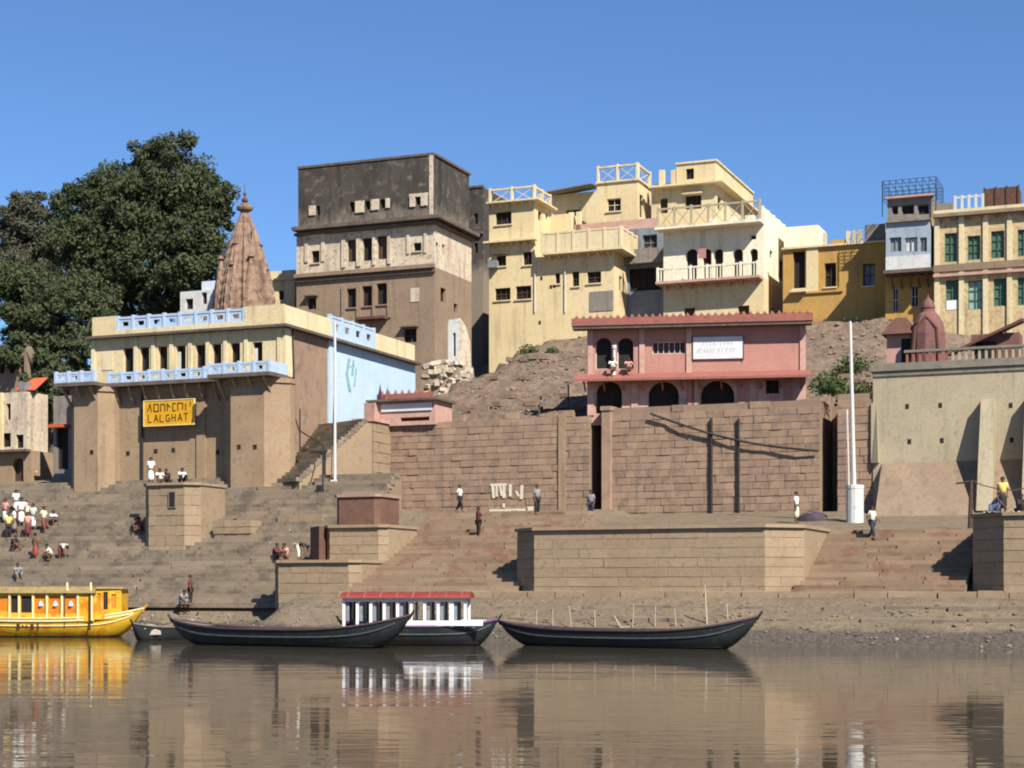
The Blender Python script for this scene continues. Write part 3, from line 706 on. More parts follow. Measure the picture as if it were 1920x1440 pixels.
# ------------------------------------------------------------------ yellow hall on piers with the sign board
SV = 20.5
FS = Face(G, (0, SV))
sA, sB = FS.a(172), FS.a(531)
t = Thing('riverside_hall', 'yellow riverside hall on stone piers with pale blue balcony and sign board', 'building', G, ((sA + sB) / 2, SV, 9.4))
zB, zC, zP = 15.6, 18.55, 20.0
hol = [rect(FS, x - 9, x + 9, 652 - (x - 240) * .045, 712) for x in (240, 271, 305, 339, 375, 406, 441, 483)]
hol = [(h[0], h[1], zB + .02, h[3]) for h in hol]
m = MB().wall(FS, sA, sB, zB, zC, hol, .4)
FSR = Face(G, (sB, SV), (0, 1)); RD = 19.0
m.wall(FSR, 0, 1.05, zB - .25, zC, [], .3)
m.quad(FS.p(sA, 9, RD), FS.p(sA, 9, 0), FS.p(sA, zC, 0), FS.p(sA, zC, RD)); m.quad(FS.p(sB, 9, RD), FS.p(sA, 9, RD), FS.p(sA, zC, RD), FS.p(sB, zC, RD))
m.quad(FS.p(sA, zC, 0), FS.p(sB, zC, 0), FS.p(sB, zC, RD), FS.p(sA, zC, RD))
t.part('upper_wall', m, M['yellow'], label='yellow plastered upper storey wall')
vB = FSR.a(619)
t.part('flank_wall', MB().wall(FSR, 1.05, vB, 9, zC), M['stone'], label='bare brown flank wall'); t.part('flank_wall', MB().wall(FSR, 0, 1.05, 9, zB - .252), M['pier'])
t.part('flank_wall', MB().wall(FSR, vB, RD, 9, zC), M['bluewall'], label='sky blue washed flank wall')
t.part('pilaster', MB().fbox(FSR, vB - .35, vB + .35, 11, zC - .02, -.15, .02), M['bluewall'])
t.part('pilaster', MB().fbox(FSR, .05, 1.0, zB, zC - .02, -.1, .02), M['yellow2'])
# faint painted figure on the blue wall: loose green strokes
g_ = MB()
for (x0, y0, x1, y1, w) in ((655, 672, 650, 700, .16), (650, 700, 656, 735, .2), (663, 675, 660, 705, .12), (652, 690, 664, 684, .12), (668, 690, 664, 725, .1)):
    p = FSR.az(x0, y0); q = FSR.az(x1, y1); P = FSR.p
    g_.add([P(p[0] - w, p[1], -.012), P(p[0] + w, p[1], -.012), P(q[0] + w, q[1], -.012), P(q[0] - w, q[1], -.012), P(p[0] - w, p[1], .01), P(p[0] + w, p[1], .01), P(q[0] + w, q[1], .01), P(q[0] - w, q[1], .01)], [(0, 1, 2, 3), (4, 7, 6, 5), (0, 4, 5, 1), (1, 5, 6, 2), (2, 6, 7, 3), (3, 7, 4, 0)])
t.part('wall_painting', g_, M['goldgreen'])
for i, h in enumerate(hol):
    w = window(t, FS, h, 'brownwood', 'dark', .38, 1, 0)
    if i in (3, 7): t.part('curtain', MB().fbox(FS, h[0] + .03, h[0] + .22, h[2] + .3, h[3] - .35, .2, .24), M['white'], w)
for i in range(9):
    c = (sA + .15, *[(hol[j][1] + hol[j + 1][0]) / 2 for j in range(7)], sB - .25)[i]
    t.part('pilaster', MB().fbox(FS, c - .13, c + .13, zB, zC - .02, -.1, .02), M['yellow2'])
pn = rect(FS, 192, 212, 660, 694); t.part('blind_panel', MB().fbox(FS, pn[0], pn[1], pn[2], pn[3], -.04, .02), M['yellow2'])
ledge(t, FS, sA, sB, zC, .5, .16, 'cornice', 'eave', 0, FSR, RD)
bandh = zC + .163
pl, pr = FS.a(216), FS.a(458)
t.part('parapet', MB().fbox(FS, sA, pl, bandh, zP, .05, .35), M['yellow']); t.part('parapet', MB().fbox(FS, pr, sB - .0, bandh, zP, .05, .35), M['yellow'])
t.part('parapet', MB().fbox(FS, pl + .003, pr - .003, bandh, bandh + .38, .05, .35), M['yellow2'])
railing(t, FS, pl + .1, pr - .1, bandh + .383, .82, 8, 'blue', .2, .2, 'hole')
b0, b1 = FSR.a(622), FSR.a(706)
t.part('parapet', MB().fbox(FSR, .352, b0, bandh, zP, .05, .35), M['yellow2']); t.part('parapet', MB().fbox(FSR, b1, RD, bandh, zP, .05, .35), M['yellow2'])
t.part('parapet', MB().fbox(FSR, b0 + .003, b1 - .003, bandh, bandh + .3, .05, .35), M['blue'])
railing(t, FSR, b0 + .1, b1 - .1, bandh + .303, 1.25, 4, 'blue', .2, .2, 'hole')
# stone base: recessed wall between two half octagon piers
lw0, lw1 = FS.a(214), FS.a(416)
t.part('base_wall', MB().wall(FS, sA, sB, 8.6, zB - .25), M['pier'], label='buff stone base wall')
pu0 = FS.a(137) + .9; pu1 = FS.a(214) - .2
for (x0, x1, out, fac) in ((FS.a(150) + .5, FS.a(206), 1.3, .75), (FS.a(446) + .4, FS.a(500) + .7, 1.5, 1.15)):
    t.part('pier', MB().prism(octo(x0, x1, SV - out, fac, SV + .3), 8.5, zB - .55), M['pier'])
    t.part('pier_cap', MB().prism(octo(x0 - .06, x1 + .06, SV - out - .1, fac, SV + .25), zB - .55, zB - .25), M['pier'])
t.part('pier_strip', MB().fbox(FS, FS.a(370), FS.a(386), 8.8, zB - .3, -.12, .02), M['pier'])
for (x, y) in ((172, 848), (240, 850), (292, 846), (325, 844), (408, 848), (448, 838), (478, 838)):
    F_ = FS if 215 < x < 415 else Face(G, (0, SV - (1.3 if x < 300 else 1.5)))
    aa, z = F_.az(x, y); t.part('wall_hole', MB().fbox(F_, aa - .13, aa + .13, z - .14, z + .14, -.015, .1), M['dark'])
# balcony, bays projecting over the piers
bL0, bL1, bR0, bR1 = FS.a(130) + .35, FS.a(214), FS.a(424), FS.a(540)
for (x0, x1, out) in ((bL0, bL1, 2.1), (bL1 + .003, bR0 - .003, .85), (bR0, bR1, 2.2)):
    t.part('balcony_floor', MB().box(x0, x1, SV - out, SV - .003, zB - .25, zB - .02), M['cornice'])
    Fb = Face(G, (0, SV - out))
    rl = railing(t, Fb, x0 + .1, x1 - .1, zB - .02, .66, max(3, round((x1 - x0) / 1.0)), 'blue', .16, .14, 'hole')
    nb = max(3, round((x1 - x0) / 1.1))
    for i in range(nb):
        c = x0 + (x1 - x0) * (i + .5) / nb; b = MB(); y0 = SV - out + .15
        b.sweep([(c, SV + .05 if out < 1.5 else SV - .9, zB - 1.45), (c, (SV + y0) / 2 if out < 1.5 else SV - 1.35, zB - .95), (c, y0, zB - .26)], .12, .22)
        t.part('bracket', b, M['pier'])
for (uu, out) in ((bL0, 2.1), (bR1, 2.2)):
    Fq = Face(G, (uu, SV - out), (0, 1))
    t.part('railing', MB().fbox(Fq, .1, out, zB - .02, zB + .64, -.003, .13) if uu == bR1 else MB().fbox(Fq, .1, out, zB - .02, zB + .64, -.13, -.003), M['blue'])
# sign board
FS_, FS = FS, Face(G, (0, SV - .42)); sg = rect(FS, 273, 366, 751, 797)
for k in (.12, .88): t.part('sign_bracket', MB().fbox(FS, sg[0] + (sg[1] - sg[0]) * k - .03, sg[0] + (sg[1] - sg[0]) * k + .03, sg[3] - .25, sg[3] - .19, -.058, .44), M['iron'])
sb_ = t.part('sign_board', MB().fbox(FS, sg[0], sg[1], sg[2], sg[3], -.16, -.06), M['sign'], label='orange yellow name board with two dark lines of lettering')
fr_ = MB(); e = .05
fr_.fbox(FS, sg[0] - e, sg[0], sg[2] - e, sg[3] + e, -.19, -.05); fr_.fbox(FS, sg[1], sg[1] + e, sg[2] - e, sg[3] + e, -.19, -.05)
fr_.fbox(FS, sg[0], sg[1], sg[3], sg[3] + e, -.19, -.05); fr_.fbox(FS, sg[0], sg[1], sg[2] - e, sg[2], -.19, -.05)
t.part('frame', fr_, M['boatcream'], sb_)
lt = MB(); W = sg[1] - sg[0]; H = sg[3] - sg[2]
def strk(x0, y0, x1, y1, w=.045):
    P = FS.p; dx, dy = (x1 - x0) * W, (y1 - y0) * H; L = math.hypot(dx, dy); nx, ny = -dy / L * w, dx / L * w
    A = (sg[0] + x0 * W, sg[2] + y0 * H); B = (sg[0] + x1 * W, sg[2] + y1 * H)
    lt.add([P(A[0] + nx, A[1] + ny, -.175), P(A[0] - nx, A[1] - ny, -.175), P(B[0] - nx, B[1] - ny, -.175), P(B[0] + nx, B[1] + ny, -.175), P(A[0] + nx, A[1] + ny, -.158), P(A[0] - nx, A[1] - ny, -.158), P(B[0] - nx, B[1] - ny, -.158), P(B[0] + nx, B[1] + ny, -.158)],
           [(0, 1, 2, 3), (0, 4, 5, 1), (1, 5, 6, 2), (2, 6, 7, 3), (3, 7, 4, 0)])
# upper line: worn, unreadable strokes as they appear
for (x0, y0, x1, y1) in ((.07, .56, .12, .88), (.12, .88, .15, .56), (.20, .56, .20, .86), (.20, .86, .29, .86), (.29, .86, .29, .56), (.20, .57, .29, .57), (.34, .56, .34, .86), (.34, .86, .42, .84), (.42, .84, .42, .56), (.47, .56, .47, .88), (.47, .86, .53, .7), (.58, .56, .58, .88), (.58, .57, .64, .57), (.58, .86, .64, .86), (.68, .56, .68, .86), (.68, .86, .78, .86), (.78, .86, .78, .6), (.84, .56, .84, .84), (.93, .72, .93, .9)):
    strk(x0, y0, x1, y1, .035)
# lower line
LET = {'L': [(0, 0, 0, 1), (0, 0, .8, 0)], 'A': [(0, 0, .45, 1), (.45, 1, .9, 0), (.2, .35, .7, .35)], 'G': [(.8, .85, .1, .9), (.05, .9, .05, .1), (.05, .05, .85, .05), (.85, .05, .85, .45), (.85, .45, .5, .45)], 'H': [(0, 0, 0, 1), (.8, 0, .8, 1), (0, .5, .8, .5)], 'T': [(.45, 0, .45, 1), (0, 1, .9, 1)]}
for i, ch in enumerate('LALGHAT'):
    for (x0, y0, x1, y1) in LET[ch]:
        ox, w_ = .085 + i * .12, .085; strk(ox + x0 * w_, .14 + y0 * .3, ox + x1 * w_, .14 + y1 * .3, .03)
t.part('lettering', lt, M['ink'], sb_)
FS = FS_
pa = FS.a(269); t.part('drain_pipe', MB().tube(FS.p(pa, 9.0, -.14), FS.p(pa, zB - .3, -.14), .075, n=8), M['iron'])  # dark pipe added in place of a strip of shade left of the sign
pa2 = 1.3; t.part('drain_pipe', MB().path([FSR.p(.9, zC, -.14), FSR.p(1.1, 15, -.14), FSR.p(1.2, 13.0, -.14)], .06), M['iron'])

# ------------------------------------------------------------------ old dark-topped palace
TV = 50.0
FT = Face(G, (0, TV)); tA, tB = FT.a(556), FT.a(815)
FTz = lambda y: FT.z(815, y)
t = Thing('old_palace', 'tall weathered palace with sooty black top storey', 'building', G, ((tA + tB) / 2, TV, 21))
FTR0 = Face(G, (tB, TV), (0, 1)); TD = FTR0.a(884)
z0, z1, z2, z3 = 17.0, FTz(500), FTz(410), FTz(290)
def rz(x0, x1, yA, yB):  # rows slope with the wall, so heights are taken where measured
    return rect(FT, x0, x1, yA, yB)
low = [rz(650, 667, 541, 577), rz(679, 697, 536, 574), rz(706, 725, 531, 571), rz(577, 593, 558, 580), rz(757, 781, 616, 642)]
mid = [rz(651, 668, 449, 491), rz(680, 697, 446, 489), rz(707, 725, 442, 486), rz(584, 599, 470, 493), rz(775, 790, 455, 471)]
top = [rz(577, 585, 385, 402), rz(593, 600, 386, 404), rz(655, 665, 378, 397) + (True,), rz(684, 695, 376, 393) + (True,), rz(712, 723, 373, 390) + (True,), rz(780, 789, 370, 384)]
rl_low = [(FTR0.a(826), FTR0.a(836), FTR0.z(830, 566), FTR0.z(830, 540)), (FTR0.a(851), FTR0.a(858), FTR0.z(855, 586), FTR0.z(855, 570))]
rl_mid = [(FTR0.a(817), FTR0.a(822), FTR0.z(820, 475), FTR0.z(820, 455)), (FTR0.a(829), FTR0.a(834), FTR0.z(831, 478), FTR0.z(831, 458))]
shell(t, FT, tA, tB, z0, z1, TD, M['tan'], low, rl_low, roof=False, name='lower_storey', label='bare tan lower storeys')
shell(t, FT, tA, tB, z1 + .002, z2, TD, M['limeworn'], mid, rl_mid, roof=False, name='middle_storey', label='peeling limewashed middle storey')
shell(t, FT, tA + .15, tB - .12, z2 + .002, z3, TD - .2, M['attic'], top, [], name='attic_storey', label='sooty black attic storey')
FTR = Face(G, (tB, TV), (0, 1))
for h in low[:3]: window(t, FT, h, 'brownwood', 'dark', .33, 0, 0, 'tan')
for h in low[3:]: window(t, FT, h, 'brownwood', 'dark', .33, 1, 1, hood='cornice')
for i, h in enumerate(mid[:3]): window(t, FT, h, 'brownwood', 'dark' if i == 1 else 'brownwood', .33, 0, 0)
for h in mid[3:]: window(t, FT, h, 'brownwood', 'dark', .33, 0, 0, 'limeworn')
FTa = Face(G, (0, TV))
for h in top: window(t, FT, h, 'brownwood', 'dark' , .33, 0, 0)
for h in rl_low + rl_mid: window(t, FTR, h, 'brownwood', 'dark', .33, 0, 0)
ledge(t, FT, tA, tB, z2 - .1, .75, .28, 'cornice', 'cornice', 0, FTR, TD)
ledge(t, FT, tA, tB, z2 - .45, .35, .2, 'cornice', 'cornice', 0, FTR, TD)
ledge(t, FT, tA, tB, z1 - .1, .4, .3, 'tan', 'cornice')
ledge(t, FT, tA, tB, z1 - .42, .22, .22, 'cornice', 'cornice')
# window surrounds and pilasters give the facade its relief
for (x0, x1) in ((641, 648), (669, 677), (699, 704), (727, 733)):
    c0, c1 = FT.a(x0), FT.a(x1); t.part('pilaster', MB().fbox(FT, c0, c1, z1 + .5, z2 - .6, -.12, .02), M['limeworn']); t.part('pilaster', MB().fbox(FT, c0, c1, FTz(590), FTz(525), -.12, .02), M['tan'])
for (x0, x1, ya, yb) in ((572, 578, 440, 492), (603, 609, 438, 490), (763, 768, 425, 476), (795, 800, 422, 474)):
    h = rect(FT, x0, x1, ya, yb); t.part('pilaster', MB().fbox(FT, h[0], h[1], h[2], h[3], -.1, .02), M['limeworn'])
h = rect(FT, 770, 786, 540, 566); t.part('blind_panel', MB().fbox(FT, h[0], h[1], h[2], h[3], -.05, .02), M['limeworn'])
h = rect(FT, 570, 612, 440, 446); t.part('lintel', MB().fbox(FT, h[0], h[1], h[2], h[3], -.16, .02), M['limeworn'])
Fa = Face(G, (0, TV))
for (x0, x1, ya, yb) in ((580, 592, 386, 404), (667, 683, 377, 399), (696, 711, 374, 394), (724, 731, 372, 390), (769, 779, 368, 388), (790, 802, 367, 386), (768, 803, 363, 369)):
    h = rect(FT, x0, x1, ya, yb); t.part('attic_pier', MB().fbox(FT, h[0], h[1], h[2], h[3], -.12, .02), M['limeworn'])
t.part('corner_strip', MB().fbox(FT, tB - .45, tB - .12, z2 + .2, z3, -.06, .02), M['limeworn'])
t.part('coping', MB().fbox(FT, tA + .1, tB - .07, z3, z3 + .18, -.08, .3), M['cornice']); t.part('coping', MB().fbox(FTR, .302, TD - .1, z3, z3 + .18, -.02, .35), M['cornice'])
h = rect(FT, 676, 728, 596, 601); t.part('awning', MB().fbox(FT, h[0], h[1], h[2], h[3], -.9, .02), M['rust'])
# narrow house behind the palace, shade of the gap put into its near-black plaster
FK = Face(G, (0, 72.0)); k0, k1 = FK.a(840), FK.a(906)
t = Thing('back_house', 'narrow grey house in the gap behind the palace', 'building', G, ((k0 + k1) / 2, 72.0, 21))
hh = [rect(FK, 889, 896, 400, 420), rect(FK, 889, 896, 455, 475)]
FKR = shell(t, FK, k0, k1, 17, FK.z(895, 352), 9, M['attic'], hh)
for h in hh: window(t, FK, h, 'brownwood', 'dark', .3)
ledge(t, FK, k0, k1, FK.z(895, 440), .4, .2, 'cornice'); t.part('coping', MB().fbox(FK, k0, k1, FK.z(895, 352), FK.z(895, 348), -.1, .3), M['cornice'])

# ------------------------------------------------------------------ yellow house with terraces
YV = 60.0
FY = Face(G, (0, YV)); yA, yB = FY.a(917), FY.a(1002)
t = Thing('terraced_house', 'yellow terraced house with stepped roof terraces and chajja ledges', 'building', G, ((yA + yB) / 2 + 4, YV, 22.5))
zg = 20.6
hA = [rect(FY, 929, 959, 397, 421), rect(FY, 931, 949, 479, 499), rect(FY, 981, 997, 472, 497), rect(FY, 928, 957, 540, 563), rect(FY, 967, 996, 536, 561)]
FYtmp = Face(G, (yB, YV), (0, 1))
rA = [(FYtmp.a(1009), FYtmp.a(1016), FYtmp.z(1012, 413), FYtmp.z(1012, 396)), (FYtmp.a(1023), FYtmp.a(1027), FYtmp.z(1025, 412), FYtmp.z(1025, 400))]
dA = FYtmp.a(1034)
zAt = FY.z(1000, 374)
FYR = shell(t, FY, yA, yB, zg, zAt, dA, M['yellow'], hA, rA, name='wall', label='yellow left block')
for i, h in enumerate(hA): window(t, FY, h, 'brownwood', 'dark', .28, 2 if i in (0, 3, 4) else 1, 1 if i in (3, 4) else 0, 'yellow2', 'cornice' if i == 1 else None)
for h in rA: window(t, FYR, h, 'brownwood', 'dark', .28, 0)
ledge(t, FY, yA, yB, zAt - .12, .55, .14, 'yellow2', 'cornice', 6, FYR, dA)
zL = FY.z(1000, 452); ledge(t, FY, yA - .2, yB + .3, zL, .7, .16, 'yellow2', 'cornice', 7)
railing(t, FY, yA + .05, yB - .05, zAt + .03, 1.15, 2, 'yellow2', .2, .12, 'x')
railing(t, FYR, .3, dA - .1, zAt + .03, 1.15, 2, 'yellow2', .2, .12, 'x')
h = rect(FY, 917, 929, 494, 502); t.part('air_conditioner', MB().fbox(FY, h[0] + .1, h[1] + .3, h[2] - .1, h[3] + .15, -.55, .02), M['tin'])
t.part('unseen_sun_block', MB().box(yA + .05, yB - .05, YV + dA + .003, YV + 27, 20, zAt - .3), M['yellow'])  # unseen block added to keep the sun off the house in the gap
# middle block with terrace parapet
yC = FY.a(1152); zBt = FY.z(1085, 476)
hB = [rect(FY, 1041, 1050, 512, 532), rect(FY, 1073, 1086, 509, 537), rect(FY, 1101, 1127, 509, 531)]
F2R0 = Face(G, (yC, YV), (0, 1)); dB = 5.2
rB = [(1.2, 2.0, FY.z(1150, 540), FY.z(1150, 512))]
FBR = shell(t, FY, yB + .002, yC, zg, zBt, dB, M['yellow'], hB, rB, name='wall', label='yellow middle block')
for i, h in enumerate(hB): window(t, FY, h, 'brownwood', 'dark', .28, 1 if i else 0, 1, 'yellow2')
window(t, FBR, rB[0], 'brownwood', 'dark', .28, 0)
ledge(t, FY, FY.a(1024), yC, zBt - .05, 1.0, .18, 'yellow2', 'balcony_floor', 7, FBR, dB)
railing(t, FY, FY.a(1024), yC + .8, zBt + .14, 1.6, 5, 'yellow2', .16, -.85, 'solid', name='balcony_parapet')
railing(t, Face(G, (yC + .85, YV - .85), (0, 1)), .2, dB, zBt + .14, 1.6, 4, 'yellow2', .16, 0, 'pierced')
h = rect(FY, 1106, 1150, 546, 583); t.part('patch', MB().fbox(FY, h[0], h[1], h[2], h[3], -.06, .02), M['shadewall'], label='grey patch coloured as the shade of a corner recess')  # flat grey panel, the recess shade is painted in its colour
for (px, py) in ((1039, 536), (1033, 538), (1058, 538), (1012, 605), (1015, 522)):
    aa, z = FY.az(px, py); t.part('wall_hole', MB().fbox(FY, aa - .1, aa + .1, z - .16, z + .16, -.01, .1), M['dark'])
for px in (1003.5, 1060): aa = FY.a(px); t.part('drain_pipe', MB().tube(FY.p(aa, FY.z(px, 585), -.1), FY.p(aa, FY.z(px, 480), -.1), .05), M['steel'])
# block above the middle terrace
FM = Face(G, (0, YV + 3.6)); m0, m1 = FM.a(1030), FM.a(1070)
zmt = FM.z(1050, 402)
shell(t, FM, m0, m1, zBt, zmt, 4, M['yellow'], [], [], name='wall', label='low yellow block on the terrace')
FM2 = Face(G, (0, YV + 4.2)); n0, n1 = FM2.a(1078), FM2.a(1236)
zlt = FM2.z(1150, 437); zlu = FM2.z(1150, 418)
t.part('wall', MB().box(n0, n1, YV + 4.2, YV + 9.5, 28, zlt), M['yellow'], label='set back yellow storey')
ledge(t, FM2, n0, n1, zlt, .5, .12, 'yellow2'); t.part('terrace_parapet', MB().fbox(FM2, n0, n1, zlt + .123, zlu + .1, -.1, .15), M['pinkpale'])
for k in range(2):
    x = (1071, 1085)[k]; aa = FM2.a(x); t.part('post', MB().fbox(FM2, aa - .2, aa + .2, zlt, FM2.z(1075, 398), -.1, .25), M['yellow2'])
# stair tower
FD = Face(G, (0, YV + 5.0)); g0, g1 = FD.a(1119), FD.a(1196); zd0, zd1 = FD.z(1196, 432), FD.z(1196, 338)
FDR0 = Face(G, (g1, YV + 5.0), (0, 1)); dD = FDR0.a(1221)
hD = [rect(FD, 1138, 1164, 372, 396)]
rD = [(.5, 1.5, FDR0.z(1202, 408), FDR0.z(1202, 365))]
FDR = shell(t, FD, g0, g1, zd0 - 2, zd1, dD, M['yellow'], hD, rD, name='stair_tower', label='yellow stair tower with open parapet')
window(t, FD, hD[0], 'yellow2', 'dark', .28, 1, 1, 'yellow2'); window(t, FDR, rD[0], 'brownwood', 'brownwood', .28, 0)
ledge(t, FD, g0, g1, zd1, .15, .15, 'yellow2', 'cornice', 0, FDR, dD)
zr = zd1 + .153
railing(t, FD, g0 + .1, g1 - .1, zr, 1.3, 2, 'yellow2', .22, .12, 'x'); railing(t, FDR, .35, dD - .1, zr, 1.3, 1, 'yellow2', .22, .12, 'x')
# shaded verandah at the back
FE = Face(G, (0, YV + 10.0)); x0, x1 = FE.a(1035), FE.a(1122); ze0, ze1 = FE.z(1080, 418), FE.z(1080, 362)
hE = [rect(FE, 1062, 1088, 393, 412)]
shell(t, FE, x0, x1, ze0 - 3, ze1, 6, M['yellow2'], hE, [], name='wall'); window(t, FE, hE[0], 'brownwood', 'dark', .3, 2)
rf = MB().add([FE.p(x0 - .3, ze1 - .1, -1.9), FE.p(x1, ze1 + .3, -1.9), FE.p(x1, ze1 + .55, 1), FE.p(x0 - .3, ze1 + .15, 1), FE.p(x0 - .3, ze1 - .18, -1.9), FE.p(x1, ze1 + .22, -1.9), FE.p(x1, ze1 + .47, 1), FE.p(x0 - .3, ze1 + .07, 1)], [(0, 1, 2, 3), (7, 6, 5, 4), (0, 4, 5, 1), (1, 5, 6, 2), (2, 6, 7, 3), (3, 7, 4, 0)])
t.part('tin_roof', rf, M['tin'])
# rooftop block with sunlit flank
FF = Face(G, (0, YV + 6.5)); i0, i1 = FF.a(1222), FF.a(1342); zf0, zf1 = FF.z(1342, 400), FF.z(1342, 302)
FFR0 = Face(G, (i1, YV + 6.5), (0, 1)); dF = FFR0.a(1412)
zmF = FF.z(1342, 344)
iF = FF.a(1268)
hF = [rect(FF, 1286, 1301, 316, 336)]
FFR = shell(t, FF, iF, i1, zmF, zf1, dF, M['yellow'], hF, [], name='rooftop_room', label='yellow rooftop room with bright flank')
window(t, FF, hF[0], 'brownwood', 'dark', .28, 1)
hF2 = [rect(FF, 1285, 1315, 366, 392), rect(FF, 1238, 1252, 372, 400)]
rF2 = [(.6, 1.8, FFR0.z(1350, 395), FFR0.z(1350, 368))]
FFR2 = shell(t, FF, i0, i1 - .002, zf0 - 2.5, zmF - .002, dF, M['yellow'], hF2, rF2, name='wall')
window(t, FF, hF2[0], 'brownwood', 'dark', .28, 2, 0, None, 'yellow2'); window(t, FF, hF2[1], 'brownwood', 'brownwood', .28, 0); window(t, FFR2, rF2[0], 'brownwood', 'dark', .28, 0)
ledge(t, FF, i0, i1, zmF - .05, .8, .16, 'yellow2', 'cornice', 0, FFR2, dF)
ledge(t, FF, iF, i1, zf1, .12, .15, 'yellow2', 'coping', 0, FFR, dF)
for px in (1240, 1262): aa = FF.a(px); t.part('post', MB().fbox(FF, aa - .22, aa + .22, zmF + .11, FF.z(px, 318), .05, .45), M['yellow2'])
t.part('terrace_parapet', MB().fbox(FF, i0, FF.a(1258), zmF + .112, zmF + .55, .5, .7), M['yellow2'])

# recessed shaded bay between the houses
FC = Face(G, (0, YV + 3.3)); c0, c1 = FC.a(1150), FC.a(1262)
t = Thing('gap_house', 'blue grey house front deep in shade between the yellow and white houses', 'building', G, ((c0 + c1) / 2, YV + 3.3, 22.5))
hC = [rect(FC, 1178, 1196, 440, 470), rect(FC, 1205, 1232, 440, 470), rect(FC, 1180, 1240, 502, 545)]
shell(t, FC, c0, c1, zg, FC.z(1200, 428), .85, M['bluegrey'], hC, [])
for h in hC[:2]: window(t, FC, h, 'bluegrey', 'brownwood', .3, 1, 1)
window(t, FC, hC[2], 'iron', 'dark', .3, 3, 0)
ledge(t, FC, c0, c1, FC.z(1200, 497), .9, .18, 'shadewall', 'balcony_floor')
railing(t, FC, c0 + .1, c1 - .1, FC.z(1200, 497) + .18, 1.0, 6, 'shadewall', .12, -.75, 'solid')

# ------------------------------------------------------------------ white house with arcaded balcony
def Dpt(fr, px, D): return fr.l((px - 960) / FPX * D, D)
cor = Dpt(G, 1432, 134.0); WVv = cor[1]
FW = Face(G, (0, WVv)); w0, w1 = FW.a(1244), FW.a(1432)
t = Thing('white_house', 'cream white house with arched balcony openings and roof railing', 'building', G, ((w0 + w1) / 2, WVv, 22))
zz = lambda y: FW.z(1340, y)
zw0, zbal, zrf = 20.5, zz(526), zz(426)
hl = [rect(FW, 1283, 1303, 577, 597), rect(FW, 1384, 1405, 573, 592)]
hu = [rect(FW, x0, x1, 466, 505, True) for (x0, x1) in ((1285, 1308), (1316, 1334), (1338, 1356), (1374, 1393), (1406, 1421))] 
hu = [(h[0], h[1], zbal + .1, h[3], True) for h in hu]
hs = [rect(FW, 1406, 1418, 440, 449)]
FWR0 = Face(G, (w1, WVv), (0, 1)); dW = FWR0.a(1482)
rW = [(FWR0.a(1443), FWR0.a(1449), FWR0.z(1446, 484), FWR0.z(1446, 470)), (FWR0.a(1462), FWR0.a(1470), FWR0.z(1466, 527), FWR0.z(1466, 488)), (FWR0.a(1447), FWR0.a(1453), FWR0.z(1450, 592), FWR0.z(1450, 578))]
FWRl = shell(t, FW, w0, w1, zw0, zbal - .002, dW, M['yellow'], hl, rW[2:], roof=False, name='lower_wall', label='yellow lower storey')
FWR = shell(t, FW, w0, w1, zbal, zrf, dW, M['cream'], hu + hs, rW[:2], name='upper_wall', label='cream white arcaded storey')
for h in hl: window(t, FW, h, 'brownwood', 'brownwood', .28, 1, 0, 'yellow2')
for h in hu: window(t, FW, h, 'cream', 'dark', .4, 0, 0, fw=.05)
window(t, FW, hs[0], 'cream', 'dark', .3, 0)
for h in rW[:2]: window(t, FWR, h, 'brownwood', 'dark', .28, 0)
window(t, FWRl, rW[2], 'brownwood', 'dark', .28, 0)
ledge(t, FW, w0 - .2, w1 - .1, zbal - .22, 1.35, .2, 'pinkpale', 'balcony_floor', 8)
rr = railing(t, FW, w0 - .1, w1 - .2, zbal - .02, 1.05, 6, 'cream', .14, -1.2, 'pierced')
ledge(t, FW, w0 - .3, w1, zrf - .1, 1.25, .2, 'cream', 'chajja', 0)
railing(t, FW, w0 - .2, w1 - .1, zrf + .1, 1.55, 6, 'greywall', .12, -.9, 'x')
railing(t, FWR, .2, dW - .1, zrf + .02, 1.3, 5, 'cream', .14, .12, 'solid')
for px in (1325, 1365, 1398): aa = FW.a(px); t.part('roof_block', MB().fbox(FW, aa - .35, aa + .35, zrf + .02, zrf + 1.0, 1.2, 1.8), M['cream'])
h = rect(FW, 1318, 1332, 472, 490); t.part('hanging_cloth', MB().fbox(FW, h[0], h[1], h[2], h[3], -1.36, -1.3), M['pink'])
# ------------------------------------------------------------------ pink shrine on the wall
cor = Dpt(K, 1300, 102.5); PV = cor[1]
FP = Face(K, (0, PV)); p0, p1 = FP.a(1101), FP.a(1511)
t = Thing('pink_shrine', 'pink two tier shrine building with red eaves on the river wall', 'building', K, ((p0 + p1) / 2, PV, 13))
ze, zm, zb = FP.z(1300, 612), FP.z(1300, 704), 12.4
lo = [rect(FP, 1117, 1166, 714, 775, True), rect(FP, 1215, 1273, 714, 775, True), rect(FP, 1313, 1377, 712, 775, True), rect(FP, 1436, 1461, 712, 738)]
up = [rect(FP, 1116, 1147, 633, 692, True), rect(FP, 1157, 1188, 633, 692, True), rect(FP, 1223, 1285, 640, 663)]
shell(t, FP, p0, p1, zb, zm - .002, 6, M['pinkpale'], lo, [], roof=False, name='lower_wall', dep=.5, label='worn pale pink arcade wall')
FPR = shell(t, FP, p0, p1, zm, ze, 6, M['pink'], up, [], name='upper_wall', label='salmon pink upper wall')
for h in lo[:3]: window(t, FP, h, 'pinkpale', 'dark', .5, 0, name='archway', fw=.03)
window(t, FP, lo[3], 'brownwood', 'dark', .3)
for h in up[:2]: window(t, FP, h, 'white', 'dark', .34, 0, name='doorway', fw=.05)
window(t, FP, up[2], 'white', 'brownwood', .3, 5, 0, fw=.05)
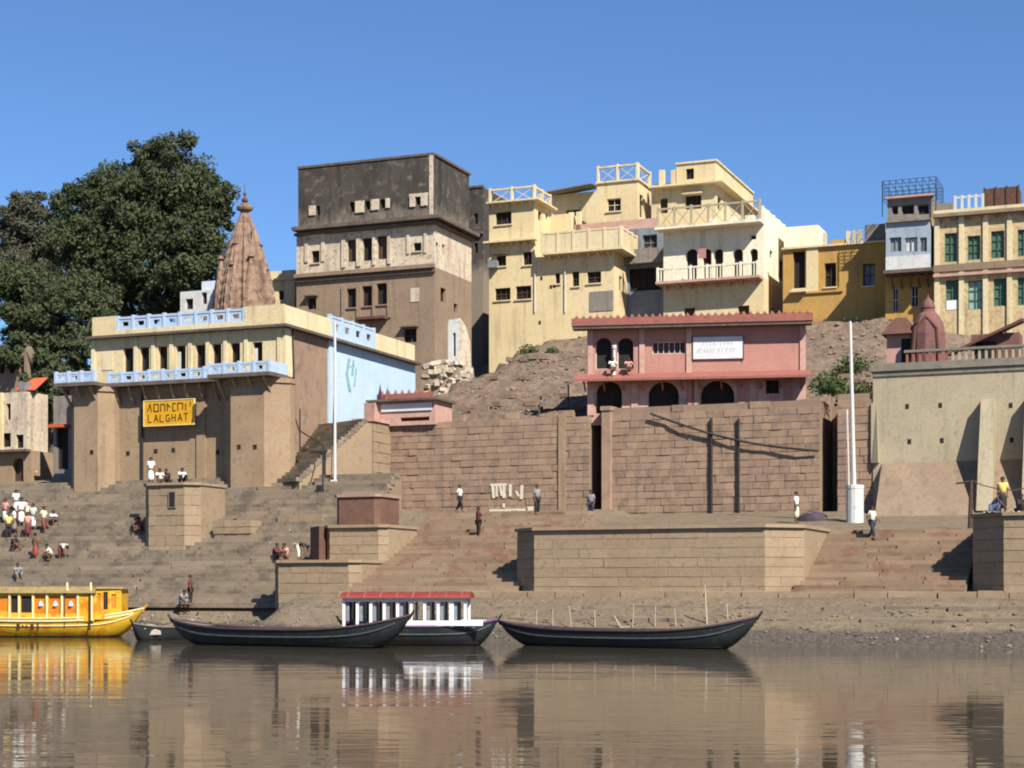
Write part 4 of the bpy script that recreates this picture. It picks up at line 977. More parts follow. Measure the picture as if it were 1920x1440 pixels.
t.part('column', MB().lathe(FP.p(FP.a(1152), zm, -.15), [(.15, 0), (.15, .12), (.09, .18), (.08, 1.6), (.15, 1.75), (.15, 1.9)], 10), M['white'])
for x in (1107, 1204, 1292, 1505): aa = FP.a(x); t.part('pilaster', MB().fbox(FP, aa - .16, aa + .16, zm, ze - .02, -.1, .02), M['pinkpale'])
for x in (1108, 1190, 1296, 1303, 1391, 1412, 1478): aa = FP.a(x); t.part('pilaster', MB().fbox(FP, aa - .2, aa + .2, zb + .6, zm - .25, -.09, .02), M['pinkpale' if x not in (1296, 1391, 1478) else 'pink'])
# upper eave with red parapet and finials
t.part('eave', MB().fbox(FP, p0 - .8, p1 + .35, ze - .12, ze + .06, -.85, .02), M['cornice'])
t.part('red_parapet', MB().fbox(FP, p0 - .85, p1 + .4, ze + .06, ze + .5, -.92, -.62), M['redtile'])
n = 34
for i in range(n):
    c = p0 - .75 + (p1 - p0 + 1.05) * (i + .5) / n
    t.part('finial', MB().lathe(FP.p(c, ze + .5, -.77), [(.12, 0), (.13, .06), (.05, .14), (.01, .22)], 6), M['redtile'])
# lower eave: a sloping red slab
P_ = FP.p; x0, x1 = p0 - .7, p1 + .3
le = MB().add([P_(x0, zm - .22, -1.15), P_(x1, zm - .22, -1.15), P_(x1, zm + .22, .02), P_(x0, zm + .22, .02), P_(x0, zm - .36, -1.15), P_(x1, zm - .36, -1.15), P_(x1, zm - .02, .02), P_(x0, zm - .02, .02)], [(0, 1, 2, 3), (7, 6, 5, 4), (0, 4, 5, 1), (1, 5, 6, 2), (3, 7, 4, 0)])
t.part('eave', le, M['redtile'])
for i in range(12):
    c = x0 + (x1 - x0) * (i + .5) / 12; t.part('bracket', MB().sweep([P_(c, zm - .8, 0), P_(c, zm - .45, -.55), P_(c, zm - .37, -1.0)], .1, .14), M['redtile'])
h = rect(FP, 1300, 1393, 632, 673)
bd = t.part('notice_board', MB().fbox(FP, h[0], h[1], h[2], h[3], -.14, -.05), M['board'], label='white notice board with faint grey lettering')
t.part('frame', MB().fbox(FP, h[0] - .06, h[0], h[2] - .05, h[3] + .05, -.16, -.03).fbox(FP, h[1], h[1] + .06, h[2] - .05, h[3] + .05, -.16, -.03), M['brownwood'], bd)
lt2 = MB(); W, H = h[1] - h[0], h[3] - h[2]; r = random.Random(5)
for row, (yy, cells) in enumerate(((.72, (.2, .27, .34, .41, .55, .62, .69, .76)), (.36, (.08, .13, .22, .28, .34, .40, .50, .58, .66, .74, .80)))):
    for x in cells:
        q = h[0] + x * W; z = h[2] + yy * H
        lt2 = MB(); lt2.fbox(FP, q, q + .035, z - .13, z + .13, -.148, -.13)
        if r.random() < .75: lt2.fbox(FP, q + .035, q + .13, z + .09, z + .125, -.148, -.13)
        if r.random() < .6: lt2.fbox(FP, q + .035, q + .11, z - .05, z - .02, -.148, -.13)
        t.part('letter', lt2, M['greyink'], bd)
# pink kiosk at the left end of the wall
FB_ = Face(G, (0, 25.7)); b0, b1 = FB_.a(700), FB_.a(816)
t = Thing('pink_kiosk', 'small pink shrine kiosk with white banner at the wall end', 'kiosk', G, ((b0 + b1) / 2, 25.7, 13))
zk0, zk1 = FB_.z(750, 792), FB_.z(750, 753)
hk = [(b0 + 1.9, b1 - .4, zk0 + .05, zk0 + .3)]
shell(t, FB_, b0, b1, zk0 - .2, zk1, 2.6, M['pinkpale'], hk, [], name='wall'); window(t, FB_, hk[0], 'redtile', 'dark', .25, 0, name='slot')
t.part('roof', MB().fbox(FB_, b0 - .35, b1 + .25, zk1, zk1 + .14, -.4, 2.7), M['cornice'])
t.part('red_parapet', MB().fbox(FB_, b0 + .1, b1 - .3, zk1 + .143, zk1 + .55, .3, .6), M['redtile'])
for i in range(8): t.part('finial', MB().lathe(FB_.p(b0 + .4 + i * (b1 - b0 - 1) / 7, zk1 + .55, .45), [(.13, 0), (.1, .1), (.01, .28)], 6), M['redtile'])
for k in (0, 1): t.part('pennant', MB().add([FB_.p(b0 + .2 + k * .5, zk1 + .15, .1), FB_.p(b0 + .55 + k * .5, zk1 + .15, .12), FB_.p(b0 + .42 + k * .5, zk1 + 1.25 - k * .2, .16), FB_.p(b0 + .38 + k * .45, zk1 + .15, .35)], [(0, 1, 2), (1, 3, 2), (3, 0, 2)]), M['purpletarp'] if k == 0 else M['redtile'])
t.part('banner', MB().fbox(FB_, b0 + .6, b1 - .2, zk1 - .62, zk1 - .15, -.09, -.04), M['board'], label='white banner with pink edge')
t.part('buttress', MB().prism([(b0 - .5, 25.4), (b0 + .35, 25.2), (b0 + .4, 27), (b0 - .5, 27)], zk0 - .3, zk1 - .05), M['pinkpale'])
aa = Fw.a(708)
single('drain_pipe', MB().tube((aa, WV - .05, 7.0), (aa, WV - .05, FB_.z(708, 790)), .17, n=8), M['iron'], 'thick dark pipe between stone pier and river wall', 'pipe', G, (aa, WV - .05, 7.0))
for px, lab in ((1335, 'iron pipe on the river wall below the third arch'), (1386, 'iron pipe on the river wall right of the third arch')):
    aa = Fw.a(px)
    single('wall_pipe', MB().tube((aa, WV - .16, Fw.z(px, 962)), (aa, WV - .16, Fw.z(px, 785)), .085 if px == 1335 else .075, n=8), M['iron'], lab, 'pipe', G, (aa, WV - .16, Fw.z(px, 962)))
pts = []
for i in range(11):
    q = i / 10; px = 1222 + (1536 - 1222) * q; py = 776 + (846 - 776) * q + 14 * math.sin(q * math.pi)
    a_, z_ = Fw.az(px, py); pts.append((a_, WV - .3 + .05 * math.sin(i * 2), z_))
single('sagging_cable', MB().path(pts, .07), M['iron'], 'thick dark cable sagging across the wall under the shrine', 'cable', G, pts[0])
# tin lean-to on the rubble
FL = Face(G, (0, 28.5)); a0, z0 = FL.az(1012, 758); a1, z1 = FL.az(1082, 712)
t = Thing('tin_shelter', 'grey tin lean-to roof tilted beside the pink shrine', 'shelter', G, ((a0 + a1) / 2, 28.5, 13.3))
sh = MB(); n = 16
for i in range(n + 1):
    q = i / n; zz_ = z0 + (z1 - z0) * q + (.05 if i % 2 else 0); sh.v += [(a0 + (a1 - a0) * q, 27.4, zz_ - .35), (a0 + (a1 - a0) * q, 29.6, zz_ + .4)]
sh.f = [(2 * i, 2 * i + 2, 2 * i + 3, 2 * i + 1) for i in range(n)]
t.part('corrugated_sheet', sh, M['tin'])
for q in (.12, .9): t.part('prop', MB().tube((a0 + (a1 - a0) * q, 27.6, 13.0), (a0 + (a1 - a0) * q, 27.6, z0 + (z1 - z0) * q - .3), .06), M['bark'])
M['ruin0'] = surf('ruin_core', (.28, .215, .16), (.32, .25, .19), (.2, .15, .115))
# small ruin of whitewashed wall and broken masonry near the palace
RW = 43.5; ww = Face(G, (0, RW)); aw = ww.a
zb_, zt_ = ww.z(850, 676), ww.z(850, 594)
t = Thing('ruined_wall', 'broken whitewashed wall stub with a dark doorway on the rubble', 'ruin', G, (aw(856), RW, zb_))
slit = (aw(849), aw(854.5), ww.z(850, 668), ww.z(850, 624))
t.part('wall', MB().wall(ww, aw(840), aw(862), zb_ - 1.5, ww.z(850, 606), [slit], .4), M['white'])
t.part('doorway', MB().fbox(ww, slit[0] - .05, slit[1] + .05, slit[2] - .05, slit[3] + .05, .41, .46), M['dark'])
t.part('back_wall', MB().fbox(ww, aw(840), aw(862), zb_ - 1.5, ww.z(850, 610), .47, .6), M['limeworn'])
x1 = aw(862); zz_ = lambda y: ww.z(862, y)
t.part('broken_end', MB().add([ww.p(x1, zb_ - 1.5, 0), ww.p(x1 + .75, zb_ - 1.5, .25), ww.p(x1 + .62, zz_(640), .25), ww.p(x1 + .35, zz_(612), .15), ww.p(x1, zz_(598), 0), ww.p(x1, zb_ - 1.5, .5), ww.p(x1 + .7, zb_ - 1.5, .65), ww.p(x1 + .58, zz_(641), .65), ww.p(x1 + .3, zz_(613), .6), ww.p(x1, zz_(600), .5)], [(0, 1, 2, 3, 4), (9, 8, 7, 6, 5), (1, 6, 7, 2), (2, 7, 8, 3), (3, 8, 9, 4), (4, 9, 5, 0)]), M['limeworn'])
for k, (x, y, w_) in enumerate(((846, 600, .5), (856, 598, .35))): t.inst('top_stone', blk('white')[k], (aw(x), RW + .05, ww.z(x, y + 4)), (0, .1 - .2 * k, 0), (w_, .4, .4))
RM = 41.0; Fm = Face(G, (0, RM)); am = Fm.a
zl, zh = Fm.z(820, 748), Fm.z(820, 676)
t = Thing('broken_masonry', 'pale broken masonry footing below the ruined white wall', 'ruin', G, (am(822), RM, zl))
t.part('core', MB().prism([(am(782), RM + .3), (am(866), RM + .3), (am(878), RM + 2.4), (am(782), RM + 2.4)], zl - 1.5, zh - .25, [(am(782), RM + .8), (am(850), RM + .8), (am(862), RM + 2.4), (am(782), RM + 2.4)]), M['ruin0'])
r = random.Random(9)
for i in range(60):
    q = r.random(); a = am(784) + (am(872) - am(784)) * r.random(); zz = zl + (zh - zl) * q
    t.inst('stone_block', blk('limeworn')[r.randrange(6)], (a, RM + .2 + q * .5 + r.uniform(-.1, .1), zz), (r.uniform(-.25, .25), r.uniform(-.25, .25), r.uniform(-.5, .5)), (r.uniform(.3, .75), .5, r.uniform(.18, .4)))
M['ruin'] = surf('ruin_brick', (.25, .175, .125), (.28, .20, .145), (.18, .12, .09), rnd_amt=.15)
# low ruined terrace walls across the rubble slope
for k, (x0, x1, v_, hh, lab) in enumerate(((832, 1000, 29.2, .9, 'ruined brick terrace wall just above the tall sandstone wall'), (905, 1062, 34.0, .8, 'low crumbling terrace wall midway up the rubble slope'), (885, 985, 40.5, .7, 'short crumbling terrace wall high on the rubble slope'), (940, 1085, 49.0, .9, 'ruined terrace wall just below the yellow house'), (1530, 1640, 34, .9, 'ruined terrace wall on the slope right of the pink shrine'))):
    Fq = Face(G, (0, v_)); a0, a1 = Fq.a(x0), Fq.a(x1); r = random.Random(30 + k)
    t = Thing('ruined_wall', lab, 'ruin', G, ((a0 + a1) / 2, v_, ground_z((a0 + a1) / 2, v_)))
    for row in range(2):
        a = a0 + r.uniform(0, .8)
        while a < a1:
            L = r.uniform(.3, .8)
            if r.random() < (.75, .4)[row]:
                t.inst('stone_block', blk('ruin')[r.randrange(6)], (a + L / 2, v_ + r.uniform(-.12, .12), ground_z(a + L / 2, v_) + hh * (row + .3) / 3 + r.uniform(-.05, .05)), (r.uniform(-.05, .05), r.uniform(-.06, .06), r.uniform(-.12, .12)), (L - .02, .6, hh / 3 * 1.05))
            a += L

# ------------------------------------------------------------------ ochre house
OV = 60.8
FO = Face(G, (0, OV)); o0, o1 = FO.a(1468), FO.a(1662)
t = Thing('ochre_house', 'ochre house partly shaded by the green shuttered house', 'building', G, ((o0 + o1) / 2, OV, 19))
zo0, zo1 = 18.5, FO.z(1560, 462)
hO = [rect(FO, 1487, 1509, 471, 541), rect(FO, 1546, 1568, 493, 538), rect(FO, 1618, 1641, 494, 536)]
shell(t, FO, o0, o1, zo0, zo1, 7, M['orange'], hO, [])
for i, h in enumerate(hO): window(t, FO, h, 'brownwood', 'dark' if i != 2 else 'bluegrey', .4, 0 if i == 0 else 1, 0 if i == 0 else 1, 'yellow2')
t.part('pilaster', MB().fbox(FO, FO.a(1512), FO.a(1534), FO.z(1523, 548), zo1, -.1, .02), M['yellow'])
ledge(t, FO, FO.a(1484), FO.a(1512), FO.z(1498, 549), .5, .15, 'yellow2', 'sill_ledge'); ledge(t, FO, FO.a(1512), FO.a(1580), FO.z(1545, 549), .15, .15, 'orange')
ledge(t, FO, o0, o1, zo1, .25, .14, 'yellow2')
for x in (1546, 1590, 1602, 1612): aa = FO.a(x); t.part('post', MB().fbox(FO, aa - .14, aa + .14, zo1 + .143, zo1 + 1.1, .0, .3), M['yellow2'])
h = rect(FO, 1621, 1658, 420, 446); t.part('parapet', MB().fbox(FO, h[0], h[1], zo1 + .143, h[3], .1, .5), M['shadewall'])
t.part('parapet', MB().fbox(FO, FO.a(1556), FO.a(1590), zo1 + .143, zo1 + .5, .1, .3), M['orange'])
FO2 = Face(G, (0, OV + 4)); h = rect(FO2, 1470, 1534, 424, 470)
t.part('roof_room', MB().box(h[0], h[1], OV + 4, OV + 7, zo1 - .5, h[3]), M['cream'])
# ------------------------------------------------------------------ green shuttered house
GV = 57.0
FG = Face(G, (0, GV)); g0 = FG.a(1752); g1 = FG.a(1990)
t = Thing('green_shutter_house', 'worn yellow house with green shuttered windows and rust red roof box', 'building', G, ((g0 + g1) / 2, GV, 19))
zG0, zG1 = 18.3, FG.z(1830, 404)
hG = [rect(FG, 1771, 1794, 437, 491), rect(FG, 1814, 1838, 442, 487), rect(FG, 1858, 1883, 433, 484), rect(FG, 1773, 1797, 525, 582), rect(FG, 1815, 1843, 526, 580), rect(FG, 1863, 1888, 522, 574), rect(FG, 1908, 1930, 430, 480), rect(FG, 1908, 1930, 520, 572)]
shell(t, FG, g0, g1, zG0, zG1, 8, M['yellowworn'], hG, [])
for i, h in enumerate(hG):
    w = window(t, FG, h, 'green', 'green' if i != 4 else 'greenlight', .22, 1, 2)
    if i == 3: t.part('cloth', MB().fbox(FG, h[0] + .05, h[1] - .05, h[2] + .05, h[2] + .75, .02, .06), M['boatwhite'], w)
for x in (1757, 1803, 1848, 1893): aa = FG.a(x); t.part('pilaster', MB().fbox(FG, aa - .18, aa + .18, zG0, zG1 - .02, -.13, .02), M['yellow2'])
zq = FG.z(1830, 516)
ledge(t, FG, g0, g1, zq, .35, .2, 'pinkpale', 'cornice', 0); ledge(t, FG, g0, g1, zq + .4, .2, .5, 'tan', 'band')
ledge(t, FG, g0, g1, zG1, .5, .25, 'tan', 'cornice', 9)
ledge(t, FG, g0, g1, zG1 + .253, .15, .3, 'yellow2', 'coping')
h = rect(FG, 1844, 1908, 348, 400); rb = t.part('roof_box', MB().fbox(FG, h[0], h[1], zG1 + .55, h[3], .6, 3), M['rust'], label='rust red sheet box on the roof')
for q in (0, .33, .66, 1): aa = h[0] + (h[1] - h[0]) * q; t.part('batten', MB().fbox(FG, aa - .07, aa + .07, zG1 + .55, h[3] + .08, .53, .6), M['brownwood'], rb)
railing(t, FG, FG.a(1790), FG.a(1842), zG1 + .55, 1.0, 4, 'steel', .06, .3, None)
# staircase shed in front of its foot
u, v, z = G.at(1830, 645, 50)
# ------------------------------------------------------------------ house with blue bay
HV = 58.2
FH = Face(G, (0, HV)); h0, h1 = FH.a(1660), FH.a(1752)
t = Thing('blue_bay_house', 'narrow ochre house with pale blue bay and wire cage on its roof', 'building', G, ((h0 + h1) / 2, HV, 19))
zH1 = FH.z(1700, 412)
hH = [rect(FH, 1708, 1722, 535, 575), rect(FH, 1673, 1684, 540, 585)]
shell(t, FH, h0, h1, zG0, zH1, 7, M['orange'], hH, [])
for h in hH: window(t, FH, h, 'white', 'dark', .28, 1, 1)
FHb = Face(G, (0, HV - 1.5)); q0, q1 = FHb.a(1661), FHb.a(1744)
zb0, zb1 = FHb.z(1700, 505), FHb.z(1700, 416)
bh = [rect(FHb, 1668, 1690, 445, 472), rect(FHb, 1697, 1720, 445, 472), rect(FHb, 1725, 1738, 445, 472)]
bay = MB().wall(FHb, q0, q1, zb0, zb1, bh, .25); bay.quad(FHb.p(q0, zb0, 1.45), FHb.p(q0, zb0, 0), FHb.p(q0, zb1, 0), FHb.p(q0, zb1, 1.45)); bay.quad(FHb.p(q1, zb0, 0), FHb.p(q1, zb0, 1.45), FHb.p(q1, zb1, 1.45), FHb.p(q1, zb1, 0)); bay.quad(FHb.p(q0, zb1, 0), FHb.p(q1, zb1, 0), FHb.p(q1, zb1, 1.45), FHb.p(q0, zb1, 1.45))
t.part('bay', bay, M['bayblue'], label='pale blue projecting bay')
for i, h in enumerate(bh): window(t, FHb, h, 'bluegrey', 'bluegrey' if i != 1 else 'white', .22, 1)
t.part('bay_floor', MB().fbox(FHb, q0 - .15, q1 + .15, zb0 - .25, zb0 - .003, -.25, 1.45), M['cornice'])
t.part('bay_parapet', MB().fbox(FHb, q0, q1, zb0 + .02, zb0 + 1.0, -.1, -.003), M['white'])
for i in range(5): c = q0 + (q1 - q0) * (i + .5) / 5; t.part('bracket', MB().sweep([FHb.p(c, zb0 - 1.1, 1.45), FHb.p(c, zb0 - .26, .2)], .12, .18), M['cornice'])
ledge(t, FHb, q0, q1, zb1, .25, .15, 'shadewall', 'cornice')
FHt = Face(G, (0, HV)); rr0, rr1 = FHt.a(1664), FHt.a(1750); zt1 = FHt.z(1700, 372)
ht = [rect(FHt, 1672, 1684, 385, 402), rect(FHt, 1690, 1714, 383, 402), rect(FHt, 1720, 1742, 383, 402)]
shell(t, FHt, rr0, rr1, zH1 + .003, zt1, 4.5, M['shadewall'], ht, [], name='roof_room', label='grey roof room')
for h in ht: window(t, FHt, h, 'shadewall', 'dark', .3, 0)
ledge(t, FHt, rr0, rr1, zt1, .4, .15, 'pinkpale')
h = rect(FHt, 1750, 1785, 378, 408); t.part('water_tank_room', MB().fbox(FHt, h[0], h[1], h[2] - 1, h[3], .5, 3), M['shadewall'])
cg = MB(); x0, x1 = FHt.a(1656), FHt.a(1756); zc0, zc1 = zH1 + .3, FHt.z(1700, 338)
for i in range(9):
    a = x0 + (x1 - x0) * i / 8
    cg.tube(FHt.p(a, zc0 if i in (0, 8) else zt1, -.35), FHt.p(a, zc1, -.35), .028 if i % 8 else .045, n=4); cg.tube(FHt.p(a, zt1, 3.5), FHt.p(a, zc1, 3.5), .028, n=4); cg.tube(FHt.p(a, zc1, -.35), FHt.p(a, zc1, 3.5), .022, n=4)
for i in range(6):
    z = zt1 + (zc1 - zt1) * i / 5
    cg.tube(FHt.p(x0, z, -.35), FHt.p(x1, z, -.35), .022, n=4); cg.tube(FHt.p(x0, z, 3.5), FHt.p(x1, z, 3.5), .022, n=4); cg.tube(FHt.p(x0, z, -.35), FHt.p(x0, z, 3.5), .022, n=4); cg.tube(FHt.p(x1, z, -.35), FHt.p(x1, z, 3.5), .022, n=4)
t.part('wire_cage', cg, M['iron'])
# ------------------------------------------------------------------ small things above the retaining wall
u, v, z = G.at(1740, 648, 29); z = 15.9
s = 3200 / 95.0
t = Thing('stone_shrine', 'maroon domed stone shrine behind the baluster railing', 'shrine', G, (u, v, z - .6))
c = (u, v, z - .6)
t.part('body', MB().lathe(c, [(1.0, 0), (1.0, 1.1), (.98, 1.9), (.86, 2.5), (.62, 2.95), (.42, 3.15), (.4, 3.3)], 12), M['shrine'], smooth=False)
t.part('finial', MB().lathe((u, v, z + 2.7), [(.36, 0), (.42, .1), (.36, .35), (.22, .55), (.06, .7), (.02, .9)], 10), M['shrine'])
t.part('niche_frame', MB().tube((u - .8, v - .75, z - .6), (u - .62, v - .8, z + 1.5), .12, .1).tube((u + .75, v - .78, z - .6), (u + .6, v - .8, z + 1.5), .12, .1).tube((u - .62, v - .8, z + 1.5), (u, v - .72, z + 2.2), .1, .1).tube((u + .6, v - .8, z + 1.5), (u, v - .72, z + 2.2), .1, .1), M['rust'])
u, v, z = G.at(1687, 648, 29); z = 15.9
t = Thing('hut', 'low hut with dark hipped roof beside the maroon shrine', 'hut', G, (u, v, z - .6))
t.part('wall', MB().box(u - .75, u + .75, v, v + 1.6, z - .6, z + 1.35), M['pinkpale']); t.part('doorway', MB().box(u + .1, u + .62, v - .02, v + .02, z - .6, z + 1.1), M['dark'])
t.part('roof', MB().prism([(u - 1.0, v - .5), (u + 1.0, v - .5), (u + 1.0, v + 1.9), (u - 1.0, v + 1.9)], z + 1.35, z + 2.4, [(u - .35, v + .4), (u + .3, v + .4), (u + .3, v + 1), (u - .35, v + 1)]), M['rust'])
u, v, z = G.at(1850, 640, 30); z = 16.0
t = Thing('lean_to', 'dark lean-to with sloping tile roof below the green shutters', 'shed', G, (u, v, z - .6))
t.part('wall', MB().box(u - .9, u + 1.8, v + .2, v + 2, z - .6, z + 1.2), M['shrine'])
t.part('roof', MB().add([(u - 2.2, v - .4, z + .1), (u + 2.0, v - .4, z + 1.9), (u + 2.0, v + 2, z + 2.2), (u - 2.2, v + 2, z + .4), (u - 2.2, v - .4, z - .05), (u + 2.0, v - .4, z + 1.72), (u + 2.0, v + 2, z + 2.02), (u - 2.2, v + 2, z + .25)], [(0, 1, 2, 3), (7, 6, 5, 4), (0, 4, 5, 1), (1, 5, 6, 2), (2, 6, 7, 3), (3, 7, 4, 0)]), M['rust'])
t.part('opening', MB().box(u - .6, u + .5, v + .16, v + .2, z - .6, z + .75), M['dark'])

# ------------------------------------------------------------------ houses at the left edge and behind
FX = Face(G, (0, 25.0)); x0, x1 = FX.a(-40), FX.a(52)
t = Thing('lane_house', 'whitewashed house with balcony at the mouth of the lane', 'building', G, ((x0 + x1) / 2, 25, 9))
zx1 = FX.z(40, 735); zxm = FX.z(40, 845)
hx = [rect(FX, 12, 20, 757, 787), rect(FX, 4, 20, 812, 838), rect(FX, 30, 44, 815, 840)]
shell(t, FX, x0, x1, zxm, zx1, 2.2, M['limeworn'], hx, []); 
for h in hx: window(t, FX, h, 'brownwood', 'dark', .3, 0)
hx2 = [rect(FX, 24, 44, 858, 905, True)]
shell(t, FX, x0, x1 + .3, 8.5, zxm - .003, 2.4, M['pier'], hx2, [], name='lower_wall', label='stone ground storey with arched door'); window(t, FX, hx2[0], 'brownwood', 'brownwood', .35, 0, name='door')
ledge(t, FX, x0, x1 + .2, zxm - .1, .6, .16, 'cornice', 'balcony_floor')
p, q = FX.a(26), FX.a(62); za, zc = FX.z(44, 728), FX.z(44, 702)
t.part('awning', MB().add([FX.p(p, za, .2), FX.p(q, za - .1, .2), FX.p(q - .2, zc, 1.9), FX.p(p + .2, zc, 1.9), FX.p(p, za - .06, .2), FX.p(q, za - .16, .2), FX.p(q - .2, zc - .06, 1.9), FX.p(p + .2, zc - .06, 1.9)], [(0, 1, 2, 3), (7, 6, 5, 4), (0, 4, 5, 1), (1, 5, 6, 2), (2, 6, 7, 3), (3, 7, 4, 0)]), M['awning'], label='faded red orange awning')
for e in (p + .15, q - .15): t.part('awning_post', MB().tube(FX.p(e, zx1 - .02, .3), FX.p(e, za, .3), .04), M['bark'])
t.part('roof_tank', MB().box(FX.a(34), FX.a(46), 25.2, 26, zx1, zx1 + .7), M['tin'])
t.part('pilaster', MB().fbox(FX, FX.a(-12), FX.a(7), zxm, FX.z(0, 737), -.25, .02), M['yellow'])
FXb = Face(G, (0, 34.0)); h = rect(FXb, -70, 50, 652, 790); hz = [rect(FXb, 18, 27, 668, 700), rect(FXb, 36, 45, 668, 700), rect(FXb, 0, 8, 668, 700)]
t = Thing('lane_back_house', 'dull brown house with narrow windows half hidden by the olive tree', 'building', G, ((h[0] + h[1]) / 2, 34, 11))
shell(t, FXb, h[0], h[1], 10.5, h[3], 3, M['tan'], hz, [])
for q in hz: window(t, FXb, q, 'brownwood', 'dark', .3, 0)
ledge(t, FXb, h[0], h[1], h[3], .3, .15, 'cornice')
# lane wall in the shade of the hall
FXl = Face(G, (0, 24.0)); x0, x1 = FXl.a(100), FXl.a(150)
t = Thing('lane_wall', 'shaded lane wall with red door between house and hall', 'wall', G, ((x0 + x1) / 2, 24, 9.5))
h = rect(FXl, 106, 128, 800, 880)
m = MB().wall(FXl, x0, x1, 8.8, FXl.z(120, 742), [h], .3); m.quad(FXl.p(x1, 8.8, 0), FXl.p(x1, 8.8, 1), FXl.p(x1, 14, 1), FXl.p(x1, 14, 0)); t.part('wall', m, M['shadewall']); window(t, FXl, h, 'brownwood', 'dark', .28, 0, name='door')
t.part('red_awning', MB().fbox(FXl, FXl.a(104), FXl.a(132), FXl.z(120, 803), FXl.z(120, 797), -.8, .02), M['awning'])
# white house glimpsed under the tree
FZ = Face(G, (0, 48.0)); h = rect(FZ, 338, 402, 545, 600)
t = Thing('white_house', 'small white house glimpsed between the tree and the temple spire', 'building', G, ((h[0] + h[1]) / 2, 48, 20))
hz = [rect(FZ, 348, 362, 560, 580), rect(FZ, 378, 388, 548, 570)]
shell(t, FZ, h[0], h[1], 16, h[3], 4, M['white'], hz, []); 
for q in hz: window(t, FZ, q, 'bluegrey', 'dark', .3, 0)
t.part('upper_room', MB().box(FZ.a(372), h[1], 48.5, 51, h[3], FZ.z(385, 525)), M['paleblue2'])
# yellow house behind the hall, right of the spire
FZ = Face(G, (0, 52.0)); h = rect(FZ, 470, 552, 520, 600)
t = Thing('yellow_house', 'pale yellow house peeping out right of the temple spire', 'building', G, ((h[0] + h[1]) / 2, 52, 20))
hz = [rect(FZ, 522, 532, 545, 562)]
shell(t, FZ, h[0], h[1], 16, h[3], 6, M['yellow2'], hz, []); window(t, FZ, hz[0], 'brownwood', 'dark', .3, 0)
ledge(t, FZ, h[0], h[1], h[3] - .3, .3, .15, 'yellow2'); t.part('parapet', MB().fbox(FZ, h[0], h[1], h[3], h[3] + .5, .0, .25), M['yellow2'])

# ------------------------------------------------------------------ temple spire
u, v, z = G.at(459, 590, 46); zb = z - 2.5
sc = 3200 / ((v + 71.4) / (.927 + .375 * (459 - 960) / 3200))
t = Thing('temple_spire', 'ribbed red sandstone temple spire with finial against the tree', 'temple', G, (u, v, zb - 6))
def spire_mesh(cx, cy, z0, H, Rb, n=64, m=22, ribs=True):
    b = MB()
    for j in range(m + 1):
        q = j / m; r = Rb * (1 - q ** 1.6 * .86); r *= 1 + (.022 if j % 2 else -.01)
        for k in range(n):
            a = 2 * math.pi * k / n
            ca, sa = abs(math.cos(a)), abs(math.sin(a))
            sq = 1 / max(ca, sa)                 # square plan
            rr = r * (.62 + .38 * sq) * .86
            if ribs:
                o_ = max(ca, sa)                # stepped projections on each side
                rr *= 1.13 if o_ > .985 else (1.05 if o_ > .93 else (.98 if o_ > .84 else .9))
                rr *= 1 - .1 * (k % 4 == 0)
            b.v.append((cx + rr * math.cos(a), cy + rr * math.sin(a), z0 + H * q))
    b.f = [(j * n + k, j * n + (k + 1) % n, (j + 1) * n + (k + 1) % n, (j + 1) * n + k) for j in range(m) for k in range(n)]
    b.f.append(tuple(m * n + k for k in range(n)))
    return b
topz = G.at(459, 400, 46)[2]; H = topz - z
t.part('tower', spire_mesh(u, v, z, H, 2.75), M['spire'])
t.part('base', MB().lathe((u, v, zb - 6), [(3.5, 0), (3.5, 6.0), (3.7, 6.1), (3.7, 6.4), (3.2, 6.6), (3.2, 8.55)], 4, ph=math.pi / 4), M['spire'])
for (dx, dy, hh, rr) in ((0, -1.35, .66, 1.1), (1.35, 0, .66, 1.1), (-1.35, 0, .66, 1.1), (0, -1.9, .44, .8), (1.9, 0, .42, .75), (-1.9, 0, .42, .75), (1.35, -1.35, .52, .85), (-1.35, -1.35, .52, .85)):
    sp = t.part('turret', spire_mesh(u + dx, v + dy, z - .4, H * hh + .4, rr, 32, 12), M['spire'])
    t.part('finial', MB().lathe((u + dx, v + dy, z + H * hh), [(.2, 0), (.3, .08), (.2, .18), (.04, .4)], 8), M['spire'], sp)
t.part('ring_stone', MB().lathe((u, v, topz), [(.34, 0), (.34, .15), (.62, .25), (.68, .42), (.62, .58), (.3, .66), (.28, .8)], 16), M['spire'])
t.part('pot_finial', MB().lathe((u, v, topz + .8), [(.12, 0), (.26, .15), (.26, .3), (.1, .45), (.08, .6), (.14, .72), (.03, .95), (.02, 1.6)], 10), M['rust'])
t.part('flag_staff', MB().tube((u + .9, v - .6, topz - 3), (u + 1.0, v - .6, topz - 1.4), .035), M['iron'])

